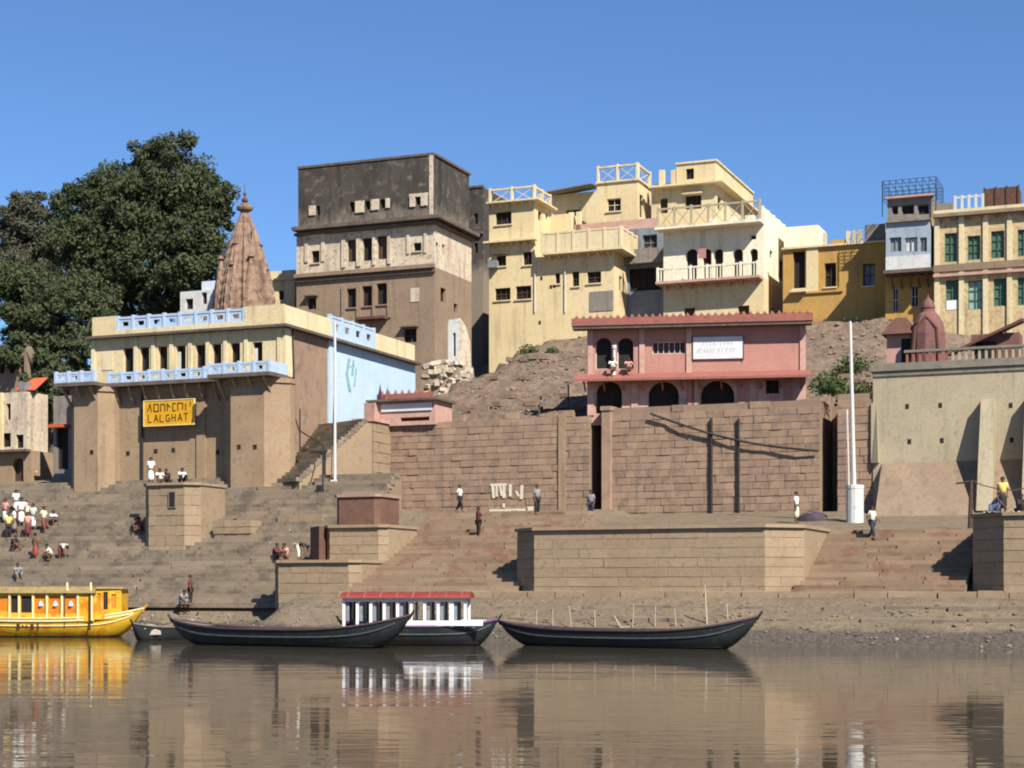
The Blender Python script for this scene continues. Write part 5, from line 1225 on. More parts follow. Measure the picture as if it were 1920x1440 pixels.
# ------------------------------------------------------------------ trees
def tree(label, lobes, trunk, nleaf, size, mat, seed, group='trees beside the hall'):
    """lobes: (px, py, r_px, v). leaves are small bent quads spread through each lobe's outer volume"""
    r = np.random.default_rng(seed)
    bu, bv, bz = trunk
    t = Thing('tree', label, 'tree', G, (bu, bv, bz), group)
    L = []
    for (px, py, rp, v) in lobes:
        p = G.at(px, py, v); D = (v + 71.4) / (.927 + .375 * (px - 960) / 3200); L.append((*p, rp * D / 3200))
    w = np.array([l[3] ** 2 for l in L]); w /= w.sum()
    VV = []; n_tot = 0
    for l, wi in zip(L, w):
        # each lobe is itself broken into clumps
        nc = max(7, int(26 * (l[3] / 2.2) ** 1.4)); d = r.normal(size=(nc, 3)); d /= np.linalg.norm(d, axis=1)[:, None]
        cc = np.array(l[:3]) + d * l[3] * r.uniform(.45, .95, (nc, 1)); cr = l[3] * r.uniform(.2, .42, nc)
        m = int(nleaf * wi); k = r.integers(0, nc, m)
        d = r.normal(size=(m, 3)); d /= np.linalg.norm(d, axis=1)[:, None]
        c = cc[k] + d * (cr[k] * r.uniform(.25, 1.08, m) ** .6)[:, None] * np.array([1, 1, .8])
        a = r.normal(size=(m, 3)) * .7 + d * .2; a[:, 2] -= .35; a /= np.linalg.norm(a, axis=1)[:, None]
        nb = d + r.normal(size=(m, 3)) * .6; nb[:, 2] += .35
        b = np.cross(nb, a); b /= np.linalg.norm(b, axis=1)[:, None] + 1e-9
        s = size * r.uniform(.55, 1.25, m)[:, None]
        q = np.stack([c - a * s, c + b * s * .42 + a * s * .1, c + a * s, c - b * s * .42 + a * s * .1], 1)
        VV.append(q.reshape(-1, 3)); n_tot += m
    V_ = np.concatenate(VV) - np.array([bu, bv, bz])
    me = bpy.data.meshes.new('crown'); me.vertices.add(len(V_)); me.vertices.foreach_set('co', V_.astype(np.float32).ravel())
    nf = len(V_) // 4; me.loops.add(nf * 4); me.polygons.add(nf)
    me.loops.foreach_set('vertex_index', np.arange(nf * 4, dtype=np.int32)); me.polygons.foreach_set('loop_start', np.arange(0, nf * 4, 4, dtype=np.int32)); me.polygons.foreach_set('loop_total', np.full(nf, 4, dtype=np.int32))
    me.update(); me.validate(); me.materials.append(mat)
    o = bpy.data.objects.new('crown', me); col.objects.link(o); o.parent = t.o
    # trunk and limbs
    cx = np.mean([l[0] for l in L]); cz = min(l[2] for l in L)
    fork = (bu + (cx - bu) * .4, bv, bz + (cz - bz) * .55 + .5)
    t.part('trunk', MB().tube((bu, bv, bz - .6), fork, .75, .55, 9), M['bark'])
    for l in L:
        mid = tuple(fork[i] + (l[i] - fork[i]) * .5 + (0, 0, .4)[i] for i in range(3))
        t.part('limb', MB().tube(fork, mid, .28, .18, 6).tube(mid, l[:3], .18, .05, 5), M['bark'])
    return t
tv = 60
tree('huge dark green tree towering behind the hall and spire',
     [(322, 330, 82, tv), (275, 312, 46, tv + 1), (375, 365, 62, tv), (205, 380, 72, tv + 1), (140, 395, 52, tv + 2), (270, 410, 80, tv - 1), (345, 430, 82, tv - 1), (400, 420, 44, tv + 1), (190, 455, 72, tv - 1), (130, 460, 55, tv), (265, 500, 75, tv - 2), (340, 500, 70, tv - 2), (385, 480, 45, tv), (210, 540, 70, tv - 2), (300, 555, 50, tv - 2), (160, 540, 60, tv - 1), (335, 545, 45, tv)],
     (G.at(250, 640, tv)[0], tv, 19), 120000, .23, M['leaf'], 1)
tree('lower olive green tree spreading left of the hall',
     [(40, 560, 70, 38), (110, 590, 70, 38), (170, 600, 52, 38), (25, 620, 48, 37), (90, 650, 60, 37), (150, 660, 42, 36), (110, 710, 45, 35), (95, 745, 32, 34), (50, 660, 42, 34), (15, 665, 36, 34), (75, 700, 34, 33), (185, 560, 42, 40), (0, 530, 50, 40), (140, 720, 26, 33)],
     (G.at(105, 760, 36)[0], 36, 12), 60000, .19, M['leaf'], 2)
tree('dusty grey green tree standing at the back left',
     [(50, 395, 45, 70), (25, 430, 45, 70), (75, 430, 48, 70), (45, 475, 55, 70), (100, 470, 40, 70), (5, 480, 40, 70), (10, 510, 45, 66), (70, 515, 45, 66)],
     (G.at(45, 560, 70)[0], 70, 23), 36000, .21, M['leaf2'], 3)
# weeds on the rubble and the wall heads
def bush(label, px, py, v, z, rr, n, seed, group='weeds on the rubble'):
    r = np.random.default_rng(seed); u = G.at(px, py, v)[0]; b = MB()
    for i in range(n):
        d = r.normal(size=3); d /= np.linalg.norm(d); d[2] = abs(d[2]); c = np.array([u, v, z]) + d * rr * r.uniform(.2, 1); a = r.normal(size=3); a /= np.linalg.norm(a); e = np.cross(a, r.normal(size=3)); e /= np.linalg.norm(e); s = .16
        b.add([c - a * s, c + e * s * .4, c + a * s, c - e * s * .4], [(0, 1, 2, 3)])
    t = Thing('weed_bush', label, 'bush', G, (u, v, z), group)
    t.part('foliage', b, M['leaf3'])
    for i in range(4): t.part('stem', MB().tube((u, v, z - .2), (u + r.uniform(-.5, .5) * rr, v + r.uniform(-.5, .5) * rr, z + rr * .7), .03, .012, 4), M['bark'])
u, v, z = hit(990, 660); bush('green weed bush on the rubble below the yellow house', 990, 660, v, ground_z(u, v), 1.0, 420, 1)
u, v, z = hit(1035, 655); bush('small weed clump right of the rubble bush', 1035, 655, v, ground_z(u, v), .6, 200, 2)
bush('dark bush growing over the wall head beside the pink shrine', 1553, 720, 27.0, G.at(1553, 735, 27.0)[2], 1.25, 520, 3, None)
bush('dark green bush behind the short wall beside the lamp post', 1612, 700, 30.0, ground_z(G.at(1612, 700, 30.0)[0], 30.0), 1.1, 420, 4, None)
bush('thorny bush on the slope above the short sandstone wall', 1565, 680, 31.0, ground_z(G.at(1565, 680, 31.0)[0], 31.0), 1.3, 480, 5, None)
bush('low dark scrub below the ochre house', 1600, 655, 40.0, ground_z(G.at(1600, 655, 40.0)[0], 40.0), 1.4, 420, 6, None)
# ------------------------------------------------------------------ boats
def hull_pts(L, B, h0, bow, stern, keel=.28, n=26, full=2.6):
    S = []
    for i in range(n + 1):
        q = -1 + 2 * i / n; aq = abs(q)
        b = B * max(0.0, 1 - aq ** full) ** .75 + .03
        sheer = h0 + (bow if q > 0 else stern) * aq ** 3.0
        kl = -keel + (sheer + keel - .12) * max(0, (aq - .55) / .45) ** 2.2
        S.append((q * L / 2, b, sheer, kl))
    return S
def boat(name, label, x, y, heading, L, B, h0, bow, stern, hullm, inm, gunm, group=None, line=None, thwarts=5, fr0=None):
    fr = Frame(-heading, x, y)
    t = Thing(name, label, 'boat', fr, (0, 0, 0), group)
    S = hull_pts(L, B, h0, bow, stern); m = MB()
    def ring(s, off):
        X, b, sh, k = s; b = max(b - off, .015); k = k + off; H = sh - k
        return [(X, -b, sh), (X, -b * .93, k + H * .55), (X, -b * .62, k + H * .16), (X, 0, k), (X, b * .62, k + H * .16), (X, b * .93, k + H * .55), (X, b, sh)]
    for off, flip in ((0, 0), (.05, 1)):
        n0 = len(m.v); n = len(S)
        for s in S: m.v += ring(s, off)
        for i in range(n - 1):
            for k in range(6):
                f = (n0 + i * 7 + k, n0 + (i + 1) * 7 + k, n0 + (i + 1) * 7 + k + 1, n0 + i * 7 + k + 1); m.f.append(f if not flip else f[::-1])
    hl = t.part('hull', m, hullm, smooth=True)
    for sgn in (-1, 1):
        t.part('gunwale', MB().sweep([(s[0], sgn * (s[1] - .02), s[2] + .02) for s in S], .13, .07), gunm)
        if line: t.part('strake', MB().sweep([(s[0], sgn * (s[1] * .965 + .012), s[3] + (s[2] - s[3]) * .70) for s in S[1:-1]], .05, .06), line)
    fl = MB()
    t.part('floor_boards', MB().add([(s[0], sg * max(s[1] * .8, .02), max(.08, s[3] + .1)) for s in S[3:-3] for sg in (-1, 1)], [(2 * i, 2 * i + 2, 2 * i + 3, 2 * i + 1) for i in range(len(S) - 7)]), inm)
    for i in range(thwarts):
        q = -.7 + 1.4 * i / max(1, thwarts - 1); s = S[int((q + 1) / 2 * (len(S) - 1))]
        t.part('thwart', MB().box(s[0] - .14, s[0] + .14, -s[1] + .04, s[1] - .04, s[2] - .16, s[2] - .11), inm)
    for e, s in ((1, S[-1]), (-1, S[0])):
        t.part('stem_post', MB().tube((s[0] - e * .03, 0, s[3]), (s[0] + e * .22, 0, s[2] + .22), .07, .04, 6), hullm)
    # bow and stern decks
    for rng_ in (range(len(S) - 5, len(S) - 1), range(0, 4)):
        d = MB()
        for i in rng_:
            a, b = S[i], S[i + 1]; d.quad((a[0], -a[1] + .03, a[2] - .02), (b[0], -b[1] + .03, b[2] - .02), (b[0], b[1] - .03, b[2] - .02), (a[0], a[1] - .03, a[2] - .02))
        t.part('end_deck', d, inm)
    return t, S
def wxy(px, D): return ((px - 960) / FPX * D, D)
def Dw(py): return CAM_H * FPX / (py - HY)
# right-hand rowing boat
xa, xb = wxy(938, Dw(1209)), wxy(1420, Dw(1218)); hd = math.degrees(math.atan2(xb[1] - xa[1], xb[0] - xa[0])); Lb = math.hypot(xb[0] - xa[0], xb[1] - xa[1])
t, S = boat('rowing_boat', 'long black rowing boat with upswept bow below the broad bastion', (xa[0] + xb[0]) / 2, (xa[1] + xb[1]) / 2, hd, Lb, .95, .70, .62, .32, M['boatdark'], M['boatin'], M['gunwale'], 'moored black rowing boats', M['boatline'], 6)
boatR = (t, S, hd)
xa, xb = wxy(322, Dw(1207)), wxy(768, Dw(1216)); hd = math.degrees(math.atan2(xb[1] - xa[1], xb[0] - xa[0])); Lb = math.hypot(xb[0] - xa[0], xb[1] - xa[1])
t, S = boat('rowing_boat', 'long black rowing boat lying in front of the red roofed boat', (xa[0] + xb[0]) / 2, (xa[1] + xb[1]) / 2, hd, Lb, 1.05, .72, .62, .38, M['boatdark'], M['boatin'], M['gunwale'], 'moored black rowing boats', M['boatline'], 6)
for k, (q, w) in enumerate(((-3.2, .5), (-1.0, .6), (2.2, .4))):
    t.part('load_cloth', MB().lathe((q, .1, .35), [(w * 1.3, 0), (w * 1.2, .18), (w * .8, .32), (w * .2, .4)], 9), M['tarp'] if k != 1 else M['boatin'])
# cabin boat with red roof
xa, xb = wxy(640, Dw(1209)), wxy(932, Dw(1209.5)); hd = math.degrees(math.atan2(xb[1] - xa[1], xb[0] - xa[0])); Lb = math.hypot(xb[0] - xa[0], xb[1] - xa[1])
t, S = boat('cabin_boat', 'white cabin passenger boat with red roof between the two black boats', (xa[0] + xb[0]) / 2, (xa[1] + xb[1]) / 2, hd, Lb, 1.15, .82, .3, .2, M['boatdark'], M['boatin'], M['purple'], None, M['boatline'], 3)
pxm = 41.5
c0, c1 = (655 - 786) / pxm, (878 - 786) / pxm
t.part('rail_strip', MB().box(c0 + 1.9, c1 + .65, -1.2, -1.12, .86, 1.08), M['boatwhite']); t.part('rail_strip', MB().box(c0, c1 + .65, 1.12, 1.2, .86, 1.08), M['boatwhite'])
ztop = 2.04
for sgn in (-1, 1):
    for i in range(10):
        a = c0 + .05 + (c1 - c0 - .15) * (i / 9); w = .075 if i != 8 else .12
        t.part('cabin_post', MB().box(a - w, a + w * .6, sgn * 1.05 - .05, sgn * 1.05 + .05, .8, ztop), M['boatwhite'])
        if i < 9:
            t.part('valance', MB().box(a + .06, a + (c1 - c0 - .15) / 9 - .085, sgn * 1.05 - .03, sgn * 1.05 + .03, ztop - .16, ztop), M['boatwhite'])
            if i not in (5,): t.part('curtain', MB().box(a + .07, a + .21, sgn * 1.0 - .02, sgn * 1.0 + .02, 1.05, ztop - .165), M['bluegrey' if i % 3 else 'tin'])
rfm = MB(); x0, x1 = c0 - .12, c1 + .1
for x in (x0, x1):
    rfm.v += [(x, -1.32, ztop + .0), (x, -1.2, ztop + .12), (x, -.6, ztop + .23), (x, 0, ztop + .28), (x, .6, ztop + .23), (x, 1.2, ztop + .12), (x, 1.32, ztop)]
rfm.f = [(i, i + 7, i + 8, i + 1) for i in range(6)] + [tuple(range(7)), tuple(range(13, 6, -1)), (0, 6, 13, 7)]
t.part('roof', rfm, M['redroof'])
for i in range(8): a = x0 + (x1 - x0) * (i + .5) / 8; t.part('roof_rib', MB().sweep([(a, -1.33, ztop + .02), (a, -1.2, ztop + .14), (a, -.6, ztop + .25), (a, 0, ztop + .3)], .05, .05), M['redtile'])
t.part('bench', MB().box(c0 + .3, c1 - .3, .5, .9, .5, .95), M['boatin']); t.part('end_panel', MB().box(c0 - .02, c0 + .03, -1.0, 1.0, .8, ztop - .165), M['dark'])
# yellow tour boat
xa, xb = wxy(-95, Dw(1193)), wxy(268, Dw(1193.5)); hd = math.degrees(math.atan2(xb[1] - xa[1], xb[0] - xa[0])); Lb = math.hypot(xb[0] - xa[0], xb[1] - xa[1])
t, S = boat('tour_boat', 'bright yellow covered tour boat with orange panels', (xa[0] + xb[0]) / 2, (xa[1] + xb[1]) / 2, hd, Lb, 1.35, .95, .5, .3, M['boatyellow'], M['boatin'], M['boatcream'], None, M['boatcream'], 2)
pm = 3200 / Dw(1193); cpx = (-95 + 268) / 2
X = lambda px: (px - cpx) / pm
Z = lambda py: CAM_H + (HY - py) / pm
cb0, cb1 = X(-60), X(192)
# cabin side: posts, panels, window openings
fs = Face(Frame(-hd, (xa[0] + xb[0]) / 2, (xa[1] + xb[1]) / 2), (0, -1.28))
fs.fr = t.fr
def hole(p0, p1, y0, y1): return (X(p0), X(p1), Z(y1), Z(y0))
HL = [hole(36, 49, 1117, 1148), hole(55, 76, 1117, 1148), hole(10, 32, 1118, 1146)] + [hole(81, 102, 1117, 1150), hole(107, 130, 1117, 1150), hole(137, 158, 1117, 1150)]
m = MB().wall(fs, cb0, cb1, .8, Z(1112), HL, .08); t.part('cabin_side', m, M['boatyellow'])
t.part('cabin_side', MB().box(cb0, cb1, 1.2, 1.28, .8, Z(1112)), M['boatyellow'])
for i, h in enumerate(HL):
    t.part('panel', MB().fbox(fs, h[0] - .02, h[1] + .02, h[2] - .02, h[3] + .02, .082, .12), M['dark'] if i < 2 else M['boatorange'])
    if i >= 3: t.part('panel_ornament', MB().lathe(fs.p((h[0] + h[1]) / 2, h[2] + .3, .07), [(.02, 0), (.14, .1), (.1, .25), (.03, .36)], 6), M['lilac'])
for px in (8, 34, 52, 78, 104, 132, 162, 188):
    t.part('post', MB().fbox(fs, X(px) - .05, X(px) + .05, .85, Z(1110), -.05, .0), M['boatcream'])
t.part('door_seam', MB().fbox(fs, X(184) - .035, X(184) + .035, .35, Z(1106), -.07, -.01), M['iron']); t.part('door_seam', MB().fbox(fs, X(137) - .02, X(137) + .02, .5, Z(1106), -.062, -.01), M['brownwood'])
t.part('roof', MB().box(cb0 - .1, cb1 + .1, -1.45, 1.45, Z(1112), Z(1107)), M['boatroof']); t.part('roof', MB().box(cb0, cb1 - .05, -1.3, 1.3, Z(1107), Z(1100)), M['boatroof'])
for px in (142, 186): t.part('roof_lamp', MB().tube((X(px), -1.3, Z(1107)), (X(px), -1.3, Z(1092)), .07, .05, 6), M['boatcream'])
# rounded bow cabin
bw = MB(); 
for (p0, p1, y) in ((192, 237, 1104),):
    fs2 = Face(fs.fr, (X(p0), -1.26), (X(p1) - X(p0), .55)); Lf = math.hypot(X(p1) - X(p0), .55)
    hh = [(.14, .30, Z(1140), Z(1112)), (.46, .68, Z(1142), Z(1110)), (.86, 1.1, Z(1140), Z(1114))]
    m = MB().wall(fs2, 0, Lf, .9, Z(y), hh, .07); t.part('bow_cabin', m, M['boatyellow'])
    for i, h in enumerate(hh): t.part('pane', MB().fbox(fs2, h[0] - .02, h[1] + .02, h[2] - .02, h[3] + .02, .072, .1), M['dark'] if i == 1 else M['boatorange'])
    q = fs2.p(Lf, 0)
    t.part('bow_cabin', MB().prism([(X(p0), -1.15), (q[0] - .05, q[1] + .12), (q[0] - .05, -q[1]), (X(p0), 1.2)], .9, Z(y) - .02), M['boatyellow'])
    t.part('bow_roof', MB().prism([(X(p0) + .1, -1.36), (q[0] + .1, q[1] - .05), (q[0] + .1, -q[1]), (X(p0) + .1, 1.36)], Z(y), Z(y - 3)), M['boatroof'])
t.part('rub_rail', MB().sweep([(s[0], -s[1] * .99 - .03, s[2] - .12) for s in S[2:-1]], .05, .09), M['boatcream'])
k = MB()
for (p0, p1, y0, y1) in ((48, 54, 1169, 1177), (58, 61, 1171, 1174), (65, 68, 1171, 1174), (74, 80, 1169, 1177), (86, 89, 1168, 1178)):
    k.add([(X(p0), -1.36, Z(y1)), (X(p1), -1.36, Z(y1)), (X(p1), -1.39, Z(y0)), (X(p0), -1.39, Z(y0)), (X(p0), -1.2, Z(y1)), (X(p1), -1.2, Z(y1)), (X(p1), -1.2, Z(y0)), (X(p0), -1.2, Z(y0))], [(0, 1, 2, 3), (0, 4, 5, 1), (1, 5, 6, 2), (2, 6, 7, 3), (3, 7, 4, 0)])
t.part('painted_mark', k, M['ink'], label='dark painted marks on the yellow side')
# small skiff nosing in between
xa = wxy(300, Dw(1201))
t, S = boat('skiff', 'small grey skiff wedged between the yellow boat and a black boat', xa[0], xa[1] + 1.2, 62, 4.6, .62, .62, .45, .2, M['boatdark'], M['tarp'], M['boatin'], None, None, 2)
t.part('tarpaulin', MB().lathe((-1.2, 0, .28), [(.62, 0), (.6, .2), (.42, .42), (.1, .5)], 10), M['tarp'])

# bamboo poles and an oar standing along the bank by the long boat
labs = ['thin bamboo stake stuck in the bank behind the long black boat']
r = random.Random(12)
for px, y0, y1 in ((1006, 1175, 1140), (1036, 1172, 1138), (1072, 1176, 1132), (1116, 1174, 1140), (1186, 1176, 1128), (1228, 1172, 1132), (1268, 1172, 1138), (1365, 1160, 1128)):
    u, v, z = hit(px, y0 + 2); l_ = (y0 - y1) / 44.0
    single('bamboo_stake', MB().tube((u, v, z - .15), (u + r.uniform(-.12, .12), v + r.uniform(-.1, .1), z + l_), .03, .022, 5), M['bamboo'], labs[0], 'stake', G, (u, v, z), 'bamboo stakes along the bank')
u, v, z = hit(1326, 1172); l_ = (1174 - 1096) / 44.0
single('mooring_pole', MB().tube((u, v, z - .2), (u - .12, v, z + l_), .05, .035, 6), M['bamboo'], 'tall pale mooring pole standing behind the boat bow', 'pole', G, (u, v, z))
u, v, z = hit(1165, 1178)
single('broken_oar', MB().tube((u, v, z - .05), (u - .35, v, z + .55), .04, .03, 5).tube((u, v, z), (u + .55, v + .1, z + .06), .04, .03, 5), M['bamboo'], 'bent pale stick lying at the boat side', 'stick', G, (u, v, z))

# ------------------------------------------------------------------ lamp posts and poles
u, v, z = hit(1603, 980)
s = 3200 / (G.w(u, v)[1])
t = Thing('street_lamp', 'tall white lamp post on a whitewashed round plinth', 'lamp post', G, (u, v, z))
ph = 70 / s
t.part('plinth', MB().lathe((u, v, z - .2), [(.46, 0), (.46, ph), (.48, ph + .02), (.48, ph + .2), (.1, ph + .24)], 14), M['white'], smooth=False)
zt_ = CAM_H + (HY - 602) / s
t.part('pole', MB().tube((u - .05, v, z + ph), (u - .25, v, zt_), .12, .08, 8), M['steel'])
t.part('pole', MB().tube((u - .32, v, z + ph), (u - .42, v, z + ph + 4.0), .05, .05, 6), M['steel'])
for e in (-1, 1):
    t.part('arm', MB().tube((u - .25, v, zt_ - .05), (u - .25 + e * .3, v - .1, zt_ + .2), .03, .025, 5), M['iron'])
    t.part('lamp_head', MB().lathe((u - .25 + e * .32, v - .1, zt_ + .08), [(.03, .14), (.07, .08), (.08, 0), (.03, -.02)][::-1], 8), M['iron'])
pu, pv, pz = G.at(628, 930, 19.5); pz = 8.3
s = 3200 / G.w(pu, pv)[1]; ztop_ = CAM_H + (HY - 603) / s; zlow = CAM_H + (HY - 925) / s
t = Thing('flag_pole', 'slim white pole with small white board by the slanting steps', 'pole', G, (pu, pv, zlow))
t.part('pole', MB().tube((pu, pv, zlow - 1.2), (pu, pv, ztop_), .1, .075, 8), M['steel']); t.part('notice', MB().box(pu - .22, pu + .22, pv - .16, pv - .11, zlow + .2, zlow + .8), M['boatwhite'])
t.part('stay', MB().tube((pu - .3, pv, zlow - .5), (pu - .05, pv, ztop_ - 4), .025, n=4), M['iron'])
qu, qv, qz = G.at(602, 950, 18.5); s = 3200 / G.w(qu, qv)[1]; zt_ = CAM_H + (HY - 850) / s
t = Thing('switch_post', 'dark iron post with switch box in front of the slanting steps', 'post', G, (qu, qv, qz))
t.part('post', MB().tube((qu + .12, qv, qz - 1.0), (qu + .12, qv, zt_), .06, .05, 6), M['iron']); t.part('switch_box', MB().box(qu - .2, qu + .16, qv - .25, qv - .02, CAM_H + (HY - 950) / s, CAM_H + (HY - 910) / s), M['iron'])
# cable from the hall down to the post
p_ = FSR.p(1.2, 13.0, -.2)
single('service_cable', MB().path([p_, (p_[0] + .9, p_[1] - 1.2, 12.2), (qu - .1, qv + .5, zt_ + .5), (qu + .12, qv, zt_)], .045), M['iron'], 'black service cable running from hall flank to iron post', 'cable', G, p_)
# stone block with niche on the left steps, people on it
u, v, z = G.at(312, 905, 13.0)
kx0, kx1 = Face(G, (0, 13.0)).a(278), Face(G, (0, 13.0)).a(345)
t = bastion('stone_block_pier', 'square stone bathing pier with dark niche standing on the broad steps', kx0, kx1, 13.0, .7, 16.4, 4.4, z, .62, 1.2, 77, 'platform', None, True, 'pier')
Fn = Face(G, (0, 13.0)); h = rect(Fn, 316, 330, 921, 952)
t.part('niche', MB().fbox(Fn, h[0], h[1], h[2], h[3], -.045, .1), M['tan']); t.part('niche_shade', MB().fbox(Fn, h[0] + .08, h[1] - .06, h[2] + .06, h[3] - .06, -.06, .05), M['dark'])
BLOCK_TOP = z
# low ledges on the steps
for (x0, x1, y, v_, lab) in ((520, 605, 965, 15.5, 'long low stone ledge on the steps left of the brick chamber'), (400, 470, 975, 14.0, 'short stone ledge where a bather sits')):
    Fq = Face(G, (0, v_)); a0, a1 = Fq.a(x0), Fq.a(x1); zt_ = Fq.z((x0 + x1) / 2, y)
    tt = Thing('stone_ledge', lab, 'ledge', G, ((a0 + a1) / 2, v_, zt_ - .7)); tt.part('core', MB().box(a0 + .04, a1 - .04, v_ + .06, v_ + 1.4, zt_ - 1.2, zt_ - .02), M['joint'])
    stones(tt, Fq, a0, a1, zt_ - .8, zt_, .4, 1.0, 'platform', None, 1.2, (-.02, .02), 91)
# tarp heap and wooden stand by the right
u, v, z = hit(1522, 976); 
tt = Thing('tarpaulin_heap', 'dark purple tarpaulin heap at the foot of the recess', 'heap', G, (u, v, z)); b = MB(); r = random.Random(3)
n = 14
for j, (rr_, zz_) in enumerate(((1.0, -.05), (.95, .18), (.7, .36), (.35, .47), (.05, .5))):
    for k_ in range(n):
        a = 2 * math.pi * k_ / n; q = rr_ * (1 + r.uniform(-.12, .12)); b.v.append((u + .85 * q * math.cos(a), v + .6 * q * math.sin(a), z + zz_ + r.uniform(-.04, .04)))
b.f = [(j * n + k_, j * n + (k_ + 1) % n, (j + 1) * n + (k_ + 1) % n, (j + 1) * n + k_) for j in range(4) for k_ in range(n)]
tt.part('sheet', b, M['purpletarp'], smooth=True); tt.part('rope', MB().path([(u - .8, v - .3, z + .15), (u - .2, v - .35, z + .43), (u + .4, v - .3, z + .35), (u + .9, v - .2, z + .05)], .02, 4), M['bamboo'])
u, v, z = G.at(1819, 985, 12.6); z = 5.4; s = 3200 / G.w(u, v)[1]
tt = Thing('wooden_stand', 'dark wooden post with crossbar and rope behind the drying washing', 'post', G, (u, v, z))
tt.part('post', MB().tube((u, v, z - .3), (u + .05, v, z + 2.25), .13, .08, 7), M['brownwood']); tt.part('crossbar', MB().tube((u - .65, v, z + 2.12), (u + .15, v, z + 2.2), .05, .05, 5), M['brownwood'])
tt.part('rope', MB().path([(u + .1, v, z + 2.25), (u + .55, v - .1, z + 2.0), (u + 1.1, v - .2, z + 1.85), (u + 2.0, v - .3, z + 1.7), (u + 3.2, v - .3, z + 1.9)], .035, 4), M['rust'])
# washing laid on the right bastion
for k_, (x0, x1, mk, lab) in enumerate(((1768, 1792, 'boatwhite', 'white washing laid over the near corner of the bastion edge'), (1842, 1868, 'boatwhite', 'white cloth spread on the bastion beside the pink one'), (1862, 1874, 'lilac', 'pink cloth spread on the bastion edge'), (1893, 1915, 'boatwhite', 'white cloth bundle on the bastion by the dark seated person'))):
    vv = 6.3 if x0 > 1800 else 8.5; zt_ = 5.76; q0 = Face(G, (0, vv)).a(x0); q1 = Face(G, (0, vv)).a(x1)
    if x0 < 1800: q0, q1, vv, zt_ = 20.0, 20.9, 8.0, 5.76
    b = MB(); n = 6
    for i in range(n + 1):
        for j in range(4):
            b.v.append((q0 + (q1 - q0) * i / n, vv + j * .5, zt_ + .03 + .07 * abs(math.sin(i * 1.9 + j * 1.3 + k_))))
    b.f = [(i * 4 + j, (i + 1) * 4 + j, (i + 1) * 4 + j + 1, i * 4 + j + 1) for i in range(n) for j in range(3)]
    nn = len(b.v); b.v += [(p[0], p[1], p[2] - .02) for p in b.v[:nn]]; b.f += [tuple(nn + q for q in f[::-1]) for f in b.f[:]]
    single('washing', b, M[mk], lab, 'cloth', G, (q0, vv, zt_), 'washing laid out to dry')

